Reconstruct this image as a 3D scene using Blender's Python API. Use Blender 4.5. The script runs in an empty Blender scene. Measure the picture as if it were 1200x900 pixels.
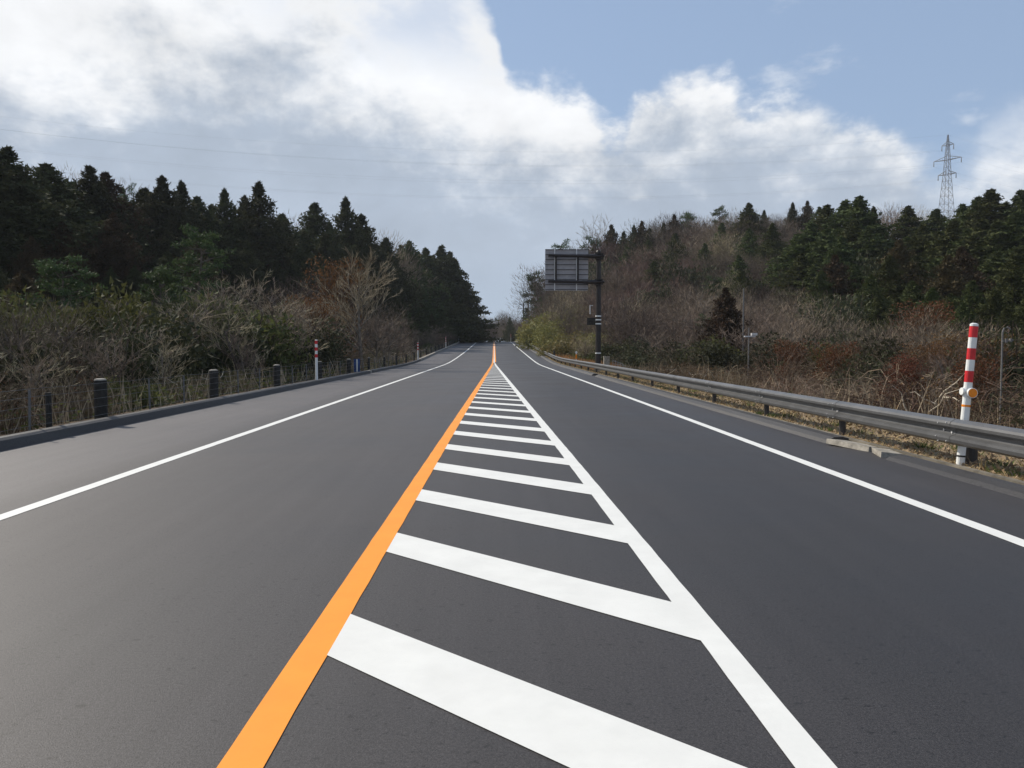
import bpy, math, random
from mathutils import Vector, Matrix
random.seed(7)
R = math.radians
scene = bpy.context.scene
C = scene.collection
# ------------------------------------------------------------ camera, light, sky
EYE = 1.5
PITCH = math.atan(43/950); YAW = math.atan(21/950)
cam_d = bpy.data.cameras.new('camera'); cam = bpy.data.objects.new('camera', cam_d); C.objects.link(cam)
cam_d.sensor_width = 36; cam_d.lens = 950/1200*36; cam_d.clip_end = 6000; cam_d.clip_start = 0.05
cam.location = (0, 0, EYE); cam.rotation_euler = (math.pi/2-PITCH, 0, -YAW)
scene.camera = cam
scene.view_settings.view_transform = 'Standard'; scene.view_settings.look = 'None'
scene.view_settings.gamma = 1; scene.view_settings.exposure = 0.05
SUN_AZ, SUN_EL = -52, 40
sd = bpy.data.lights.new('sun', 'SUN'); sd.energy = 5.0; sd.angle = R(0.53); sd.color = (1.0, .92, .80)
so = bpy.data.objects.new('sun', sd); C.objects.link(so)
sdir = Vector((math.sin(R(SUN_AZ))*math.cos(R(SUN_EL)), math.cos(R(SUN_AZ))*math.cos(R(SUN_EL)), math.sin(R(SUN_EL))))
so.rotation_euler = sdir.to_track_quat('Z', 'Y').to_euler()
SKY = 0.10
w = bpy.data.worlds.new('World'); scene.world = w; w.use_nodes = True
nt = w.node_tree; nt.nodes.clear()
def N(t, **k):
    n = nt.nodes.new(t)
    for a, b in k.items(): setattr(n, a, b)
    return n
def L(a, b): nt.links.new(a, b)
def M_(op, a, b=None, c=None, clamp=False):
    n = N('ShaderNodeMath', operation=op); n.use_clamp = clamp
    for i, v in enumerate((a, b, c)):
        if v is None: continue
        if isinstance(v, (int, float)): n.inputs[i].default_value = v
        else: L(v, n.inputs[i])
    return n.outputs[0]
sky = N('ShaderNodeTexSky', sky_type='NISHITA'); sky.sun_disc = False
sky.sun_elevation = R(SUN_EL); sky.sun_rotation = R(SUN_AZ); sky.air_density = 1.0; sky.dust_density = 0.6; sky.ozone_density = 1.6
tc = N('ShaderNodeTexCoord'); sep = N('ShaderNodeSeparateXYZ'); L(tc.outputs['Generated'], sep.inputs[0])
dx, dy, dz = sep.outputs
hyp = M_('SQRT', M_('ADD', M_('MULTIPLY', dx, dx), M_('MULTIPLY', dy, dy)))
te = M_('DIVIDE', dz, M_('MAXIMUM', hyp, 1e-3))            # tangent of the elevation
az = M_('ARCTAN2', dx, dy)                                 # compass bearing from +Y
def noise(scale, detail, rough, off=(0, 0, 0), zs=1.0, dist=0.0):
    mp = N('ShaderNodeMapping'); L(tc.outputs['Generated'], mp.inputs[0])
    mp.inputs['Location'].default_value = off; mp.inputs['Scale'].default_value = (1, 1, zs)
    n = N('ShaderNodeTexNoise'); L(mp.outputs[0], n.inputs['Vector'])
    n.inputs['Scale'].default_value = scale; n.inputs['Detail'].default_value = detail
    n.inputs['Roughness'].default_value = rough; n.inputs['Distortion'].default_value = dist
    return n.outputs['Fac']
def curve(inp, pts, lo, hi):                               # pts: (x pixel bearing, y pixel height) turned to angles
    n = N('ShaderNodeFloatCurve')
    q = []
    for x, y in pts:
        u = (x-579)/950; a = math.atan(u); t = (407-y)/950*math.cos(a)
        q.append(((a-lo)/(hi-lo), t/0.6))
    cv = n.mapping.curves[0]
    cv.points[0].location = q[0]; cv.points[-1].location = q[-1]
    for p in q[1:-1]: cv.points.new(*p)
    for p in cv.points: p.handle_type = 'AUTO_CLAMPED'
    n.mapping.update()
    L(M_('DIVIDE', M_('SUBTRACT', inp, lo), hi-lo, clamp=True), n.inputs['Value'])
    return M_('MULTIPLY', n.outputs[0], 0.6)
top = curve(az, [(-200, -190), (300, -150), (470, -60), (540, -20), (580, 25), (606, 100), (680, 120), (725, 138), (752, 95), (800, 86), (850, 100), (885, 128),
                 (925, 118), (990, 140), (1050, 148), (1098, 175), (1128, 172), (1155, 130), (1200, 100), (1400, 60)], -0.70, 0.76)
grey = curve(az, [(-200, 190), (0, 165), (120, 120), (250, 110), (380, 130), (500, 150), (590, 185), (680, 195), (800, 175), (950, 190), (1050, 215), (1120, 235),
                  (1200, 230), (1400, 220)], -0.70, 0.76)
n1 = noise(7, 8, .58, (3.1, 1.7, .4), 1.6, .15); n2 = noise(3.2, 7, .55, (7.3, 2.2, 5.5), 1.8, .2); n3 = noise(22, 6, .6, (1, 4, 2), 1.5)
nn = M_('ADD', M_('MULTIPLY', M_('SUBTRACT', n1, .5), .17), M_('MULTIPLY', M_('SUBTRACT', n3, .5), .06))
dist = M_('ADD', M_('SUBTRACT', top, te), nn)
def sstep(v, a, b):
    m = N('ShaderNodeMapRange', interpolation_type='SMOOTHSTEP'); L(v, m.inputs['Value'])
    m.inputs['From Min'].default_value = a; m.inputs['From Max'].default_value = b
    return m.outputs[0]
soft = M_('MULTIPLY_ADD', sstep(az, .44, .56), .10, .034)
ms_ = N('ShaderNodeMapRange', interpolation_type='SMOOTHSTEP'); L(dist, ms_.inputs['Value']); ms_.inputs['From Min'].default_value = -.006; L(soft, ms_.inputs['From Max'])
mask = ms_.outputs[0]
thin = M_('SUBTRACT', 1.0, M_('MULTIPLY', sstep(n1, .50, .66), .42))
upper_gap = M_('MULTIPLY', sstep(M_('ADD', te, M_('MULTIPLY', n2, .1)), .36, .46), sstep(az, -.36, -.12))
mask = M_('MULTIPLY', mask, M_('SUBTRACT', 1.0, M_('MULTIPLY', upper_gap, M_('MULTIPLY', sstep(n1, .42, .66), .55))))
# wisps in the open blue
wisp = M_('MULTIPLY', sstep(noise(5.5, 6, .6, (9.2, 3.3, 1.1), 2.2), .60, .74), .45)
mask = M_('MAXIMUM', mask, wisp)
# brightness: bright towards the tops, grey bases
wh = M_('ADD', M_('SUBTRACT', M_('SUBTRACT', te, .012), grey), M_('MULTIPLY', M_('SUBTRACT', n2, .5), .34))
wh = M_('ADD', wh, M_('MULTIPLY', M_('SUBTRACT', n1, .5), .30))
wh = M_('ADD', wh, M_('MULTIPLY', M_('SUBTRACT', n3, .5), .20))
white = sstep(wh, -0.09, 0.085)
rgb = N('ShaderNodeMix', data_type='RGBA'); L(white, rgb.inputs[0])
K = 1/(SKY*2**0.05)
rgb.inputs[6].default_value = (.455*K, .53*K, .64*K, 1); rgb.inputs[7].default_value = (.92*K, .935*K, .955*K, 1)
gv = N('ShaderNodeVectorMath', operation='SCALE'); L(rgb.outputs[2], gv.inputs[0]); L(M_('MULTIPLY_ADD', n1, .55, .735), gv.inputs['Scale'])
low = N('ShaderNodeMix', data_type='RGBA'); L(sstep(te, .005, .14), low.inputs[0])
low.inputs[6].default_value = (.44*K, .545*K, .68*K, 1); L(gv.outputs[0], low.inputs[7])
# a clear sky with a thin milky veil
tint = N('ShaderNodeMix', data_type='RGBA'); tint.inputs[0].default_value = .60
L(sky.outputs[0], tint.inputs[6]); tint.inputs[7].default_value = (.40*K, .53*K, .75*K, 1)
mx = N('ShaderNodeMix', data_type='RGBA'); L(mask, mx.inputs[0]); L(tint.outputs[2], mx.inputs[6]); L(low.outputs[2], mx.inputs[7])
bg = N('ShaderNodeBackground'); bg.inputs['Strength'].default_value = SKY; L(mx.outputs[2], bg.inputs[0])
wo = N('ShaderNodeOutputWorld'); L(bg.outputs[0], wo.inputs[0])

# ------------------------------------------------------------ helpers
class MB:
    def __init__(s): s.v = []; s.f = []; s.mi = []; s.m = 0
    def quad(s, a, b, c, d):
        n = len(s.v); s.v += [tuple(a), tuple(b), tuple(c), tuple(d)]; s.f.append((n, n+1, n+2, n+3)); s.mi.append(s.m)
    def tri(s, a, b, c):
        n = len(s.v); s.v += [tuple(a), tuple(b), tuple(c)]; s.f.append((n, n+1, n+2)); s.mi.append(s.m)
    def box(s, x0, x1, y0, y1, z0, z1):
        n = len(s.v)
        s.v += [(x, y, z) for z in (z0, z1) for y in (y0, y1) for x in (x0, x1)]
        for q in ((0, 2, 3, 1), (4, 5, 7, 6), (0, 1, 5, 4), (2, 6, 7, 3), (0, 4, 6, 2), (1, 3, 7, 5)):
            s.f.append(tuple(n+i for i in q)); s.mi.append(s.m)
    def tube(s, pts, rad, sides=6, cap=True):
        pts = [Vector(p) for p in pts]
        if not hasattr(rad, '__len__'): rad = [rad]*len(pts)
        n0 = len(s.v); ref = Vector((0, 0, 1))
        d0 = (pts[-1]-pts[0]).normalized()
        if abs(d0.z) > .9: ref = Vector((1, 0, 0))
        for i, p in enumerate(pts):
            d = (pts[min(i+1, len(pts)-1)]-pts[max(i-1, 0)])
            d = d.normalized() if d.length > 1e-9 else d0
            u = d.cross(ref)
            u = u.normalized() if u.length > 1e-6 else Vector((1, 0, 0))
            v = d.cross(u)
            for k in range(sides):
                a = 2*math.pi*k/sides
                s.v.append(tuple(p+(u*math.cos(a)+v*math.sin(a))*rad[i]))
        for i in range(len(pts)-1):
            for k in range(sides):
                a = n0+i*sides+k; b = n0+i*sides+(k+1) % sides
                s.f.append((a, b, b+sides, a+sides)); s.mi.append(s.m)
        if cap:
            s.f.append(tuple(n0+k for k in range(sides))[::-1]); s.mi.append(s.m)
            e = n0+(len(pts)-1)*sides
            s.f.append(tuple(e+k for k in range(sides))); s.mi.append(s.m)
    def build(s, name, mats, parent=None, smooth=False):
        me = bpy.data.meshes.new(name); me.from_pydata(s.v, [], s.f)
        if not isinstance(mats, (list, tuple)): mats = [mats]
        for m in mats: me.materials.append(m)
        if len(mats) > 1: me.polygons.foreach_set('material_index', s.mi)
        if smooth: me.polygons.foreach_set('use_smooth', [True]*len(me.polygons))
        me.update()
        o = bpy.data.objects.new(name, me); C.objects.link(o)
        if parent: o.parent = parent
        return o
def tag(o, label=None, cat=None, group=None, kind=None):
    if label: o['label'] = label
    if cat: o['category'] = cat
    if group: o['group'] = group
    if kind: o['kind'] = kind
    return o
def empty(name, loc=(0, 0, 0), rz=0.0):
    o = bpy.data.objects.new(name, None); C.objects.link(o); o.location = loc; o.rotation_euler = (0, 0, rz); return o
def copy_tree(o, parent=None):
    c = o.copy(); C.objects.link(c); c.parent = parent
    for ch in list(o.children):
        d = ch.copy(); C.objects.link(d); d.parent = c
    return c
# a thing of which the first placement uses the prototype itself
class Proto:
    def __init__(s, root):
        s.root = root; s.used = False
        zs = sorted(v.co.z for ch in root.children for v in ch.data.vertices)
        s.h = zs[int(len(zs)*.9985)]
    def place(s, loc, rz, sc, label, cat, group=None, name=None, tilt=(0, 0)):
        o = s.root if not s.used else copy_tree(s.root)
        s.used = True
        o.location = loc; o.rotation_euler = (tilt[0], tilt[1], rz)
        o.scale = sc if hasattr(sc, '__len__') else (sc, sc, sc)
        if 'group' in o: del o['group']
        tag(o, label, cat, group)
        return o
    def drop(s):
        if not s.used:
            for ch in list(s.root.children): bpy.data.objects.remove(ch)
            bpy.data.objects.remove(s.root)

# ------------------------------------------------------------ materials
def mat(name, col, rough=.8, spec=.3, metal=0, var=0.0, nscale=5, bump=0, col2=None, objvar=0.0, transl=0.0, coord='Object', detail=5):
    m = bpy.data.materials.new(name); m.use_nodes = True
    t = m.node_tree; b = t.nodes['Principled BSDF']
    b.inputs['Roughness'].default_value = rough; b.inputs['Metallic'].default_value = metal
    b.inputs['Specular IOR Level'].default_value = spec
    tcx = t.nodes.new('ShaderNodeTexCoord')
    n = t.nodes.new('ShaderNodeTexNoise'); n.inputs['Scale'].default_value = nscale; n.inputs['Detail'].default_value = detail; n.inputs['Roughness'].default_value = .65
    t.links.new(tcx.outputs[coord], n.inputs['Vector'])
    c2 = col2 or tuple(c*(1-var) for c in col)
    c1 = col if col2 else tuple(min(1, c*(1+var)) for c in col)
    r = t.nodes.new('ShaderNodeMapRange'); r.inputs['From Min'].default_value = .35; r.inputs['From Max'].default_value = .65
    t.links.new(n.outputs['Fac'], r.inputs['Value'])
    x = t.nodes.new('ShaderNodeMix'); x.data_type = 'RGBA'
    t.links.new(r.outputs[0], x.inputs[0]); x.inputs[6].default_value = (*c2, 1); x.inputs[7].default_value = (*c1, 1)
    out = x.outputs[2]
    if objvar:
        oi = t.nodes.new('ShaderNodeObjectInfo'); hs = t.nodes.new('ShaderNodeHueSaturation')
        mr = t.nodes.new('ShaderNodeMapRange'); mr.inputs['To Min'].default_value = 1-objvar; mr.inputs['To Max'].default_value = 1+objvar
        t.links.new(oi.outputs['Random'], mr.inputs['Value']); t.links.new(mr.outputs[0], hs.inputs['Value'])
        mh = t.nodes.new('ShaderNodeMath'); mh.operation = 'MULTIPLY_ADD'; mh.inputs[1].default_value = .05; mh.inputs[2].default_value = .475
        t.links.new(oi.outputs['Random'], mh.inputs[0]); t.links.new(mh.outputs[0], hs.inputs['Hue'])
        t.links.new(out, hs.inputs['Color']); out = hs.outputs[0]
    t.links.new(out, b.inputs['Base Color'])
    if bump:
        bp = t.nodes.new('ShaderNodeBump'); bp.inputs['Strength'].default_value = bump; bp.inputs['Distance'].default_value = .02
        t.links.new(n.outputs['Fac'], bp.inputs['Height']); t.links.new(bp.outputs[0], b.inputs['Normal'])
    if transl:
        tr = t.nodes.new('ShaderNodeBsdfTranslucent'); t.links.new(out, tr.inputs[0])
        ms = t.nodes.new('ShaderNodeMixShader'); ms.inputs[0].default_value = transl
        t.links.new(b.outputs[0], ms.inputs[1]); t.links.new(tr.outputs[0], ms.inputs[2])
        t.links.new(ms.outputs[0], t.nodes['Material Output'].inputs[0])
    return m

def asphalt(name, base, lane=True, speck=.35):
    m = bpy.data.materials.new(name); m.use_nodes = True
    t = m.node_tree; b = t.nodes['Principled BSDF']; b.inputs['Specular IOR Level'].default_value = .34
    g = t.nodes.new('ShaderNodeNewGeometry')
    def nz(sc, det=5, rg=.6, scale=(1, 1, 1)):
        mp = t.nodes.new('ShaderNodeMapping'); t.links.new(g.outputs['Position'], mp.inputs[0]); mp.inputs['Scale'].default_value = scale
        n = t.nodes.new('ShaderNodeTexNoise'); n.inputs['Scale'].default_value = sc; n.inputs['Detail'].default_value = det; n.inputs['Roughness'].default_value = rg
        t.links.new(mp.outputs[0], n.inputs['Vector']); return n.outputs['Fac']
    def mr(v, a, b_, c, d):
        r = t.nodes.new('ShaderNodeMapRange'); t.links.new(v, r.inputs[0])
        for i, q in enumerate((a, b_, c, d)): r.inputs[i+1].default_value = q
        return r.outputs[0]
    def mul(a, b_):
        q = t.nodes.new('ShaderNodeMath'); q.operation = 'MULTIPLY'; t.links.new(a, q.inputs[0])
        if isinstance(b_, float): q.inputs[1].default_value = b_
        else: t.links.new(b_, q.inputs[1])
        return q.outputs[0]
    fine = nz(150, 3, .7); grit = nz(38, 4, .65); streak = nz(1.6, 6, .6, (3.2, .12, 1)); patch = nz(.35, 4, .55)
    f = mul(mul(mr(fine, .4, .6, 1-speck, 1+speck), mr(grit, .3, .7, .90, 1.10)), mul(mr(streak, .3, .7, .90, 1.10), mr(patch, .3, .7, .90, 1.10)))
    pits = nz(26, 3, .6, (.7, 1.0, 1)); f = mul(f, mr(pits, .31, .39, .42, 1.0)); mid = nz(70, 3, .75); f = mul(f, mr(mid, .40, .60, .74, 1.26))
    if lane:
        sp = t.nodes.new('ShaderNodeSeparateXYZ'); t.links.new(g.outputs['Position'], sp.inputs[0])
        wob = t.nodes.new('ShaderNodeMath'); wob.operation = 'MULTIPLY_ADD'; wob.inputs[1].default_value = .5
        t.links.new(patch, wob.inputs[0]); t.links.new(sp.outputs[0], wob.inputs[2])
        rp = t.nodes.new('ShaderNodeValToRGB'); t.links.new(mr(wob.outputs[0], -8, 7, 0, 1), rp.inputs[0])
        cr = rp.color_ramp
        vals = [(-8, 1.75), (-4.9, 1.65), (-4.3, 1.10), (-3.2, 1.02), (-1.2, 1.04), (0, .88), (1.3, .80), (2.2, .62), (3.4, .62), (4.2, .68), (5.3, .85)]  # old shoulder paler; darker right lane partly paints in its weaker sun sheen
        while len(cr.elements) < len(vals): cr.elements.new(.5)
        for e, (x, v) in zip(cr.elements, vals): e.position = (x+8)/15
        for e, (x, v) in zip(cr.elements, vals): e.color = (v/2, v/2, v/2, 1)
        f = mul(mul(f, rp.outputs[0]), 2.0)
    mc = t.nodes.new('ShaderNodeVectorMath'); mc.operation = 'SCALE'; mc.inputs[0].default_value = base; t.links.new(f, mc.inputs['Scale'])
    t.links.new(mc.outputs[0], b.inputs['Base Color'])
    t.links.new(mr(patch, .3, .7, .52, .64), b.inputs['Roughness'])
    bp = t.nodes.new('ShaderNodeBump'); bp.inputs['Strength'].default_value = .45; bp.inputs['Distance'].default_value = .004
    t.links.new(fine, bp.inputs['Height']); t.links.new(bp.outputs[0], b.inputs['Normal'])
    return m
MT = {}
MT['road'] = asphalt('asphalt', (.044, .0405, .041))
MT['berm'] = asphalt('asphalt_kerb', (.040, .038, .038), lane=False)
MT['white'] = mat('white_road_paint', (.65, .65, .62), .6, .3, var=.045, nscale=3.2, bump=.12, detail=12)
MT['orange'] = mat('orange_road_paint', (.78, .272, .020), .6, .3, var=.05, nscale=2.4, bump=.12, detail=12)
MT['edging'] = mat('dirty_concrete', (.14, .125, .10), .9, .2, var=.4, nscale=3, bump=.5)
MT['concrete'] = mat('pale_concrete', (.27, .25, .215), .9, .2, var=.35, nscale=7, bump=.5)
MT['darkpost'] = mat('dark_weathered_post', (.034, .032, .029), .85, .2, var=.35, nscale=9, bump=.4)
MT['rail'] = mat('brown_painted_steel', (.080, .081, .083), .42, .5, var=.18, nscale=2.5, bump=.05)
MT['railpost'] = mat('brown_post_paint', (.035, .031, .029), .5, .4, var=.2, nscale=6)
MT['galv'] = mat('galvanised_steel', (.35, .36, .37), .5, .5, .5, var=.2, nscale=6)
MT['wire'] = mat('dull_wire', (.12, .12, .12), .5, .5, .4, var=.2)
MT['signpole'] = mat('dark_brown_sign_pole', (.020, .015, .014), .5, .4, var=.2, nscale=4)
MT['signback'] = mat('grey_aluminium_sign_back', (.30, .29, .30), .55, .4, .25, var=.15, nscale=2)
MT['signrail'] = mat('bright_aluminium_rail', (.62, .62, .62), .5, .4)
MT['signblue'] = mat('blue_sign_face', (.02, .10, .35), .4, .5)
MT['pwhite'] = mat('white_marker_plastic', (.72, .73, .71), .45, .5, var=.07, nscale=9)
MT['pred'] = mat('red_reflective_band', (.55, .012, .018), .4, .5, var=.12, nscale=9)
MT['preflect'] = mat('orange_reflector', (.80, .24, .008), .25, .6, var=.1, nscale=30)
MT['cedar'] = mat('cedar_needles', (.062, .065, .026), .85, .15, col2=(.032, .035, .016), nscale=.9, objvar=.30, transl=.15)
MT['cedarbrown'] = mat('rusty_cedar_needles', (.078, .048, .024), .85, .15, col2=(.036, .032, .016), nscale=.8, objvar=.22, transl=.12)
MT['fir'] = mat('fir_needles', (.074, .086, .026), .85, .15, col2=(.034, .044, .016), nscale=1.1, objvar=.25, transl=.15)
MT['pine'] = mat('pine_needles', (.075, .105, .038), .8, .2, col2=(.035, .055, .024), nscale=1.5, objvar=.25, transl=.2)
MT['yel'] = mat('yellow_green_leaves', (.22, .19, .065), .75, .3, col2=(.10, .11, .035), nscale=1.1, objvar=.2, transl=.3)
MT['greenleaf'] = mat('green_shrub_leaves', (.105, .112, .036), .8, .2, col2=(.052, .058, .022), nscale=1.3, objvar=.3, transl=.3)
MT['olive'] = mat('olive_shrub_leaves', (.060, .062, .028), .8, .2, col2=(.03, .034, .018), nscale=1.3, objvar=.3, transl=.2)
MT['rust'] = mat('rust_dead_leaves', (.17, .075, .03), .8, .2, col2=(.08, .04, .02), nscale=1.5, objvar=.15, transl=.25)
MT['vinedark'] = mat('brown_vine_stems', (.11, .078, .052), .85, .2, var=.4, nscale=1.5, objvar=.25)
MT['bark'] = mat('grey_brown_bark', (.12, .10, .085), .9, .15, var=.35, nscale=3, objvar=.25)
MT['barkdark'] = mat('dark_bark', (.05, .038, .030), .9, .15, var=.35, nscale=3, objvar=.2)
MT['twig'] = mat('grey_brown_twigs', (.205, .155, .115), .85, .2, var=.4, nscale=.8, objvar=.4)
MT['twigpale'] = mat('pale_grey_twigs', (.28, .22, .15), .85, .2, var=.4, nscale=.8, objvar=.3)
MT['twigdark'] = mat('dark_brown_twigs', (.115, .086, .064), .85, .2, var=.4, nscale=.8, objvar=.3)
MT['twigred'] = mat('reddish_twigs', (.165, .105, .082), .85, .2, var=.3, nscale=.8, objvar=.2)
MT['vine'] = mat('dry_vine_stems', (.27, .21, .145), .85, .2, var=.4, nscale=1.5, objvar=.25)
MT['stick'] = mat('pale_dead_sticks', (.46, .40, .31), .8, .2, var=.35, nscale=2)
MT['straw'] = mat('straw_grass', (.36, .27, .14), .85, .2, var=.4, nscale=2.0, transl=.2)
MT['grass'] = mat('green_grass', (.12, .15, .045), .85, .2, var=.4, nscale=2.0, transl=.2)
MT['dead'] = mat('fallen_brown_leaves', (.25, .18, .115), .85, .2, var=.45, nscale=6)
MT['tower'] = mat('tower_steel', (.27, .27, .28), .6, .4, .2, var=.1)
MT['pole'] = mat('utility_pole_concrete', (.16, .155, .15), .8, .2, var=.15)
MT['polewhite'] = mat('pale_steel_pole', (.5, .5, .5), .6, .3, var=.1)
MT['cable'] = mat('aluminium_cable', (.20, .21, .22), .6, .4)
MT['blue'] = mat('blue_sheet', (.03, .07, .20), .6, .3, var=.1)

def ground_mat():
    m = bpy.data.materials.new('hill_floor'); m.use_nodes = True
    t = m.node_tree; b = t.nodes['Principled BSDF']; b.inputs['Roughness'].default_value = .95; b.inputs['Specular IOR Level'].default_value = .1
    g = t.nodes.new('ShaderNodeNewGeometry')
    def nz(sc, d=6, rg=.65):
        n = t.nodes.new('ShaderNodeTexNoise'); n.inputs['Scale'].default_value = sc; n.inputs['Detail'].default_value = d; n.inputs['Roughness'].default_value = rg
        t.links.new(g.outputs['Position'], n.inputs['Vector']); return n.outputs['Fac']
    def ramp(f, els):
        r = t.nodes.new('ShaderNodeValToRGB'); t.links.new(f, r.inputs[0])
        while len(r.color_ramp.elements) < len(els): r.color_ramp.elements.new(.5)
        for e, (p, c) in zip(r.color_ramp.elements, els): e.position = p; e.color = (*c, 1)
        return r.outputs[0]
    wood = ramp(nz(.6), [(.3, (.045, .035, .024)), (.5, (.09, .062, .040)), (.7, (.06, .062, .030))])
    verge = ramp(nz(9), [(.25, (.05, .036, .024)), (.40, (.16, .115, .075)), (.52, (.30, .225, .145)), (.64, (.12, .115, .05)), (.8, (.27, .21, .14))])
    sp = t.nodes.new('ShaderNodeSeparateXYZ'); t.links.new(g.outputs['Position'], sp.inputs[0])
    a = t.nodes.new('ShaderNodeMapRange'); t.links.new(sp.outputs[0], a.inputs[0]); a.inputs[1].default_value = 5; a.inputs[2].default_value = 5.3
    c = t.nodes.new('ShaderNodeMapRange'); t.links.new(sp.outputs[0], c.inputs[0]); c.inputs[1].default_value = 11; c.inputs[2].default_value = 14
    c.inputs[3].default_value = 1; c.inputs[4].default_value = 0
    q = t.nodes.new('ShaderNodeMath'); q.operation = 'MULTIPLY'; t.links.new(a.outputs[0], q.inputs[0]); t.links.new(c.outputs[0], q.inputs[1])
    x = t.nodes.new('ShaderNodeMix'); x.data_type = 'RGBA'; t.links.new(q.outputs[0], x.inputs[0]); t.links.new(wood, x.inputs[6]); t.links.new(verge, x.inputs[7])
    t.links.new(x.outputs[2], b.inputs['Base Color'])
    bp = t.nodes.new('ShaderNodeBump'); bp.inputs['Strength'].default_value = .8; bp.inputs['Distance'].default_value = .05
    t.links.new(nz(14), bp.inputs['Height']); t.links.new(bp.outputs[0], b.inputs['Normal'])
    return m
MT['ground'] = ground_mat()

# ------------------------------------------------------------ terrain
def grade(y):
    if y < 64: return 0
    if y < 80: return .0250*(y-64)/16
    if y < 165: return .0250
    if y < 245: return .0250-.045*(y-165)/80
    if y < 300: return -.02
    return 0
_z = [0.0]
for i in range(1, 1200): _z.append(_z[-1]+grade(i-.5))
def rz(y):
    if y <= 0: return 0.0
    if y >= 1198: return _z[-1]
    i = int(y); return _z[i]+(_z[i+1]-_z[i])*(y-i)
def ss(a, b, x):
    t = max(0, min(1, (x-a)/(b-a))); return t*t*(3-2*t)
def bumpy(x, y): return .35*math.sin(x*.23+1.3*math.sin(y*.11))+.3*math.sin(y*.19+x*.07)+.2*math.sin(x*.61+y*.47)
def gz(x, y):
    z = rz(y)
    if -7.32 < x < 5.6: return z-.3
    if x <= -7.32:
        u = -x-7.32
        if u < .05: return z+.06
        d = -.9*ss(.8, 3.5, u)*(1-ss(90, 130, y))
        hill = 9.5*(1-math.exp(-max(0, u-7)/20))*ss(25, 70, y)+ .05*max(0, u-5)*ss(20, 60, y)
        return z+.05+d+hill+bumpy(x, y)*ss(2, 12, u)*.6
    u = x-5.6
    d = -.7*ss(1.5, 5, u)*(1-ss(90, 130, y))
    g = ss(45, 150, y)
    hill = 14*(1-math.exp(-max(0, u-5)/20))*g+2.5*ss(16, 60, u)*ss(20, 60, y)
    hill += 17*math.exp(-((x-185)/75)**2-((y-330)/95)**2)
    return z+.045+d+hill+5*ss(120, 240, y)*(1-math.exp(-max(0, u-5)/16))+bumpy(x, y)*ss(2.5, 12, u)*.5
xs = [-2500, -1500, -900, -600, -420, -300, -220, -170, -130, -105, -88, -75]+[-66+i*2 for i in range(20)]+[-26+i for i in range(17)]
xs += [-9.2, -8.5, -8, -7.6, -7.35, -7.31, -4, 0, 3, 5.58, 5.61, 5.9, 6.3, 6.8, 7.3, 8, 8.7]+[9.5+i for i in range(26)]+[37+i*2.2 for i in range(28)]+[102, 112, 125, 140, 155, 170, 185, 205, 230, 270, 330, 420, 600, 900, 1500, 2500]
ys = [-400, -120, -40, -20, -10]+[-4+i*2 for i in range(72)]+[142+i*5 for i in range(44)]+[370, 400, 450, 520, 640, 800, 1000, 1500, 2500, 4000]
g = MB(); nx = len(xs)
for y in ys:
    for x in xs:
        g.v.append((x, y, gz(x, y)))
for j in range(len(ys)-1):
    for i in range(nx-1):
        a = j*nx+i; g.f.append((a, a+1, a+1+nx, a+nx)); g.mi.append(0)
tag(g.build('ground', MT['ground'], smooth=True), kind='structure')

# ------------------------------------------------------------ road
YS = [-14+i*2 for i in range(7)]+[.3*i for i in range(100)]+[30+2*i for i in range(18)]+[66+i*1.5 for i in range(14)]+[88+i*4 for i in range(70)]
def strip(xa, xb, y0, y1, dz, fwd=False):
    m = MB(); yy = [y0]+[y for y in YS if y0 < y < y1]+[y1]
    for y in yy:
        a = xa(y) if callable(xa) else xa; b = xb(y) if callable(xb) else xb
        if dz > 0 and y < 30: a += random.uniform(-.0025, .0025); b += random.uniform(-.0025, .0025)
        m.v += [(a, y, rz(y)+dz), (b, y, rz(y)+dz)]
    for i in range(len(yy)-1):
        m.f.append((2*i, 2*i+1, 2*i+3, 2*i+2)); m.mi.append(0)
    return m
road = strip(-7.36, 5.62, -14, 360, 0).build('road', MT['road'])
tag(road, kind='structure')
def lerp_tab(tab):
    def f(y):
        if y <= tab[0][0]: return tab[0][1]
        for (a, va), (b, vb) in zip(tab, tab[1:]):
            if y <= b: return va+(vb-va)*(y-a)/(b-a)
        return tab[-1][1]
    return f
le = lerp_tab([(-14, -4.36), (7, -4.35), (31, -4.30), (66, -4.27), (86, -3.98), (106, -3.85), (200, -3.72)])
re_ = lerp_tab([(-14, 4.06), (17, 4.04), (60, 3.92), (106, 3.80), (200, 3.66)])
def line(name, f, wd, y0, y1, m, dz=.004):
    o = strip(lambda y: f(y)-wd/2, lambda y: f(y)+wd/2, y0, y1, dz).build(name, MT[m], road)
    return o
line('edge_line', le, .15, -14, 360, 'white'); line('edge_line', re_, .15, -14, 360, 'white')
oc = lambda y: -.94+.0112*y
dc = lambda y: 1.19-.0155*y
line('orange_line', oc, .165, -14, 72.5, 'orange')['label'] = 'long orange line along the left side of the striped wedge'
line('diagonal_line', dc, .15, -14, 72.5, 'white')
line('orange_line', lambda y: -.13+.04*ss(72, 90, y), .14, 72.6, 360, 'orange')
line('centre_line', lambda y: .01, .12, 73.5, 360, 'white')
line('orange_line', lambda y: .13, .12, 76, 360, 'orange')
k = -3
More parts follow.
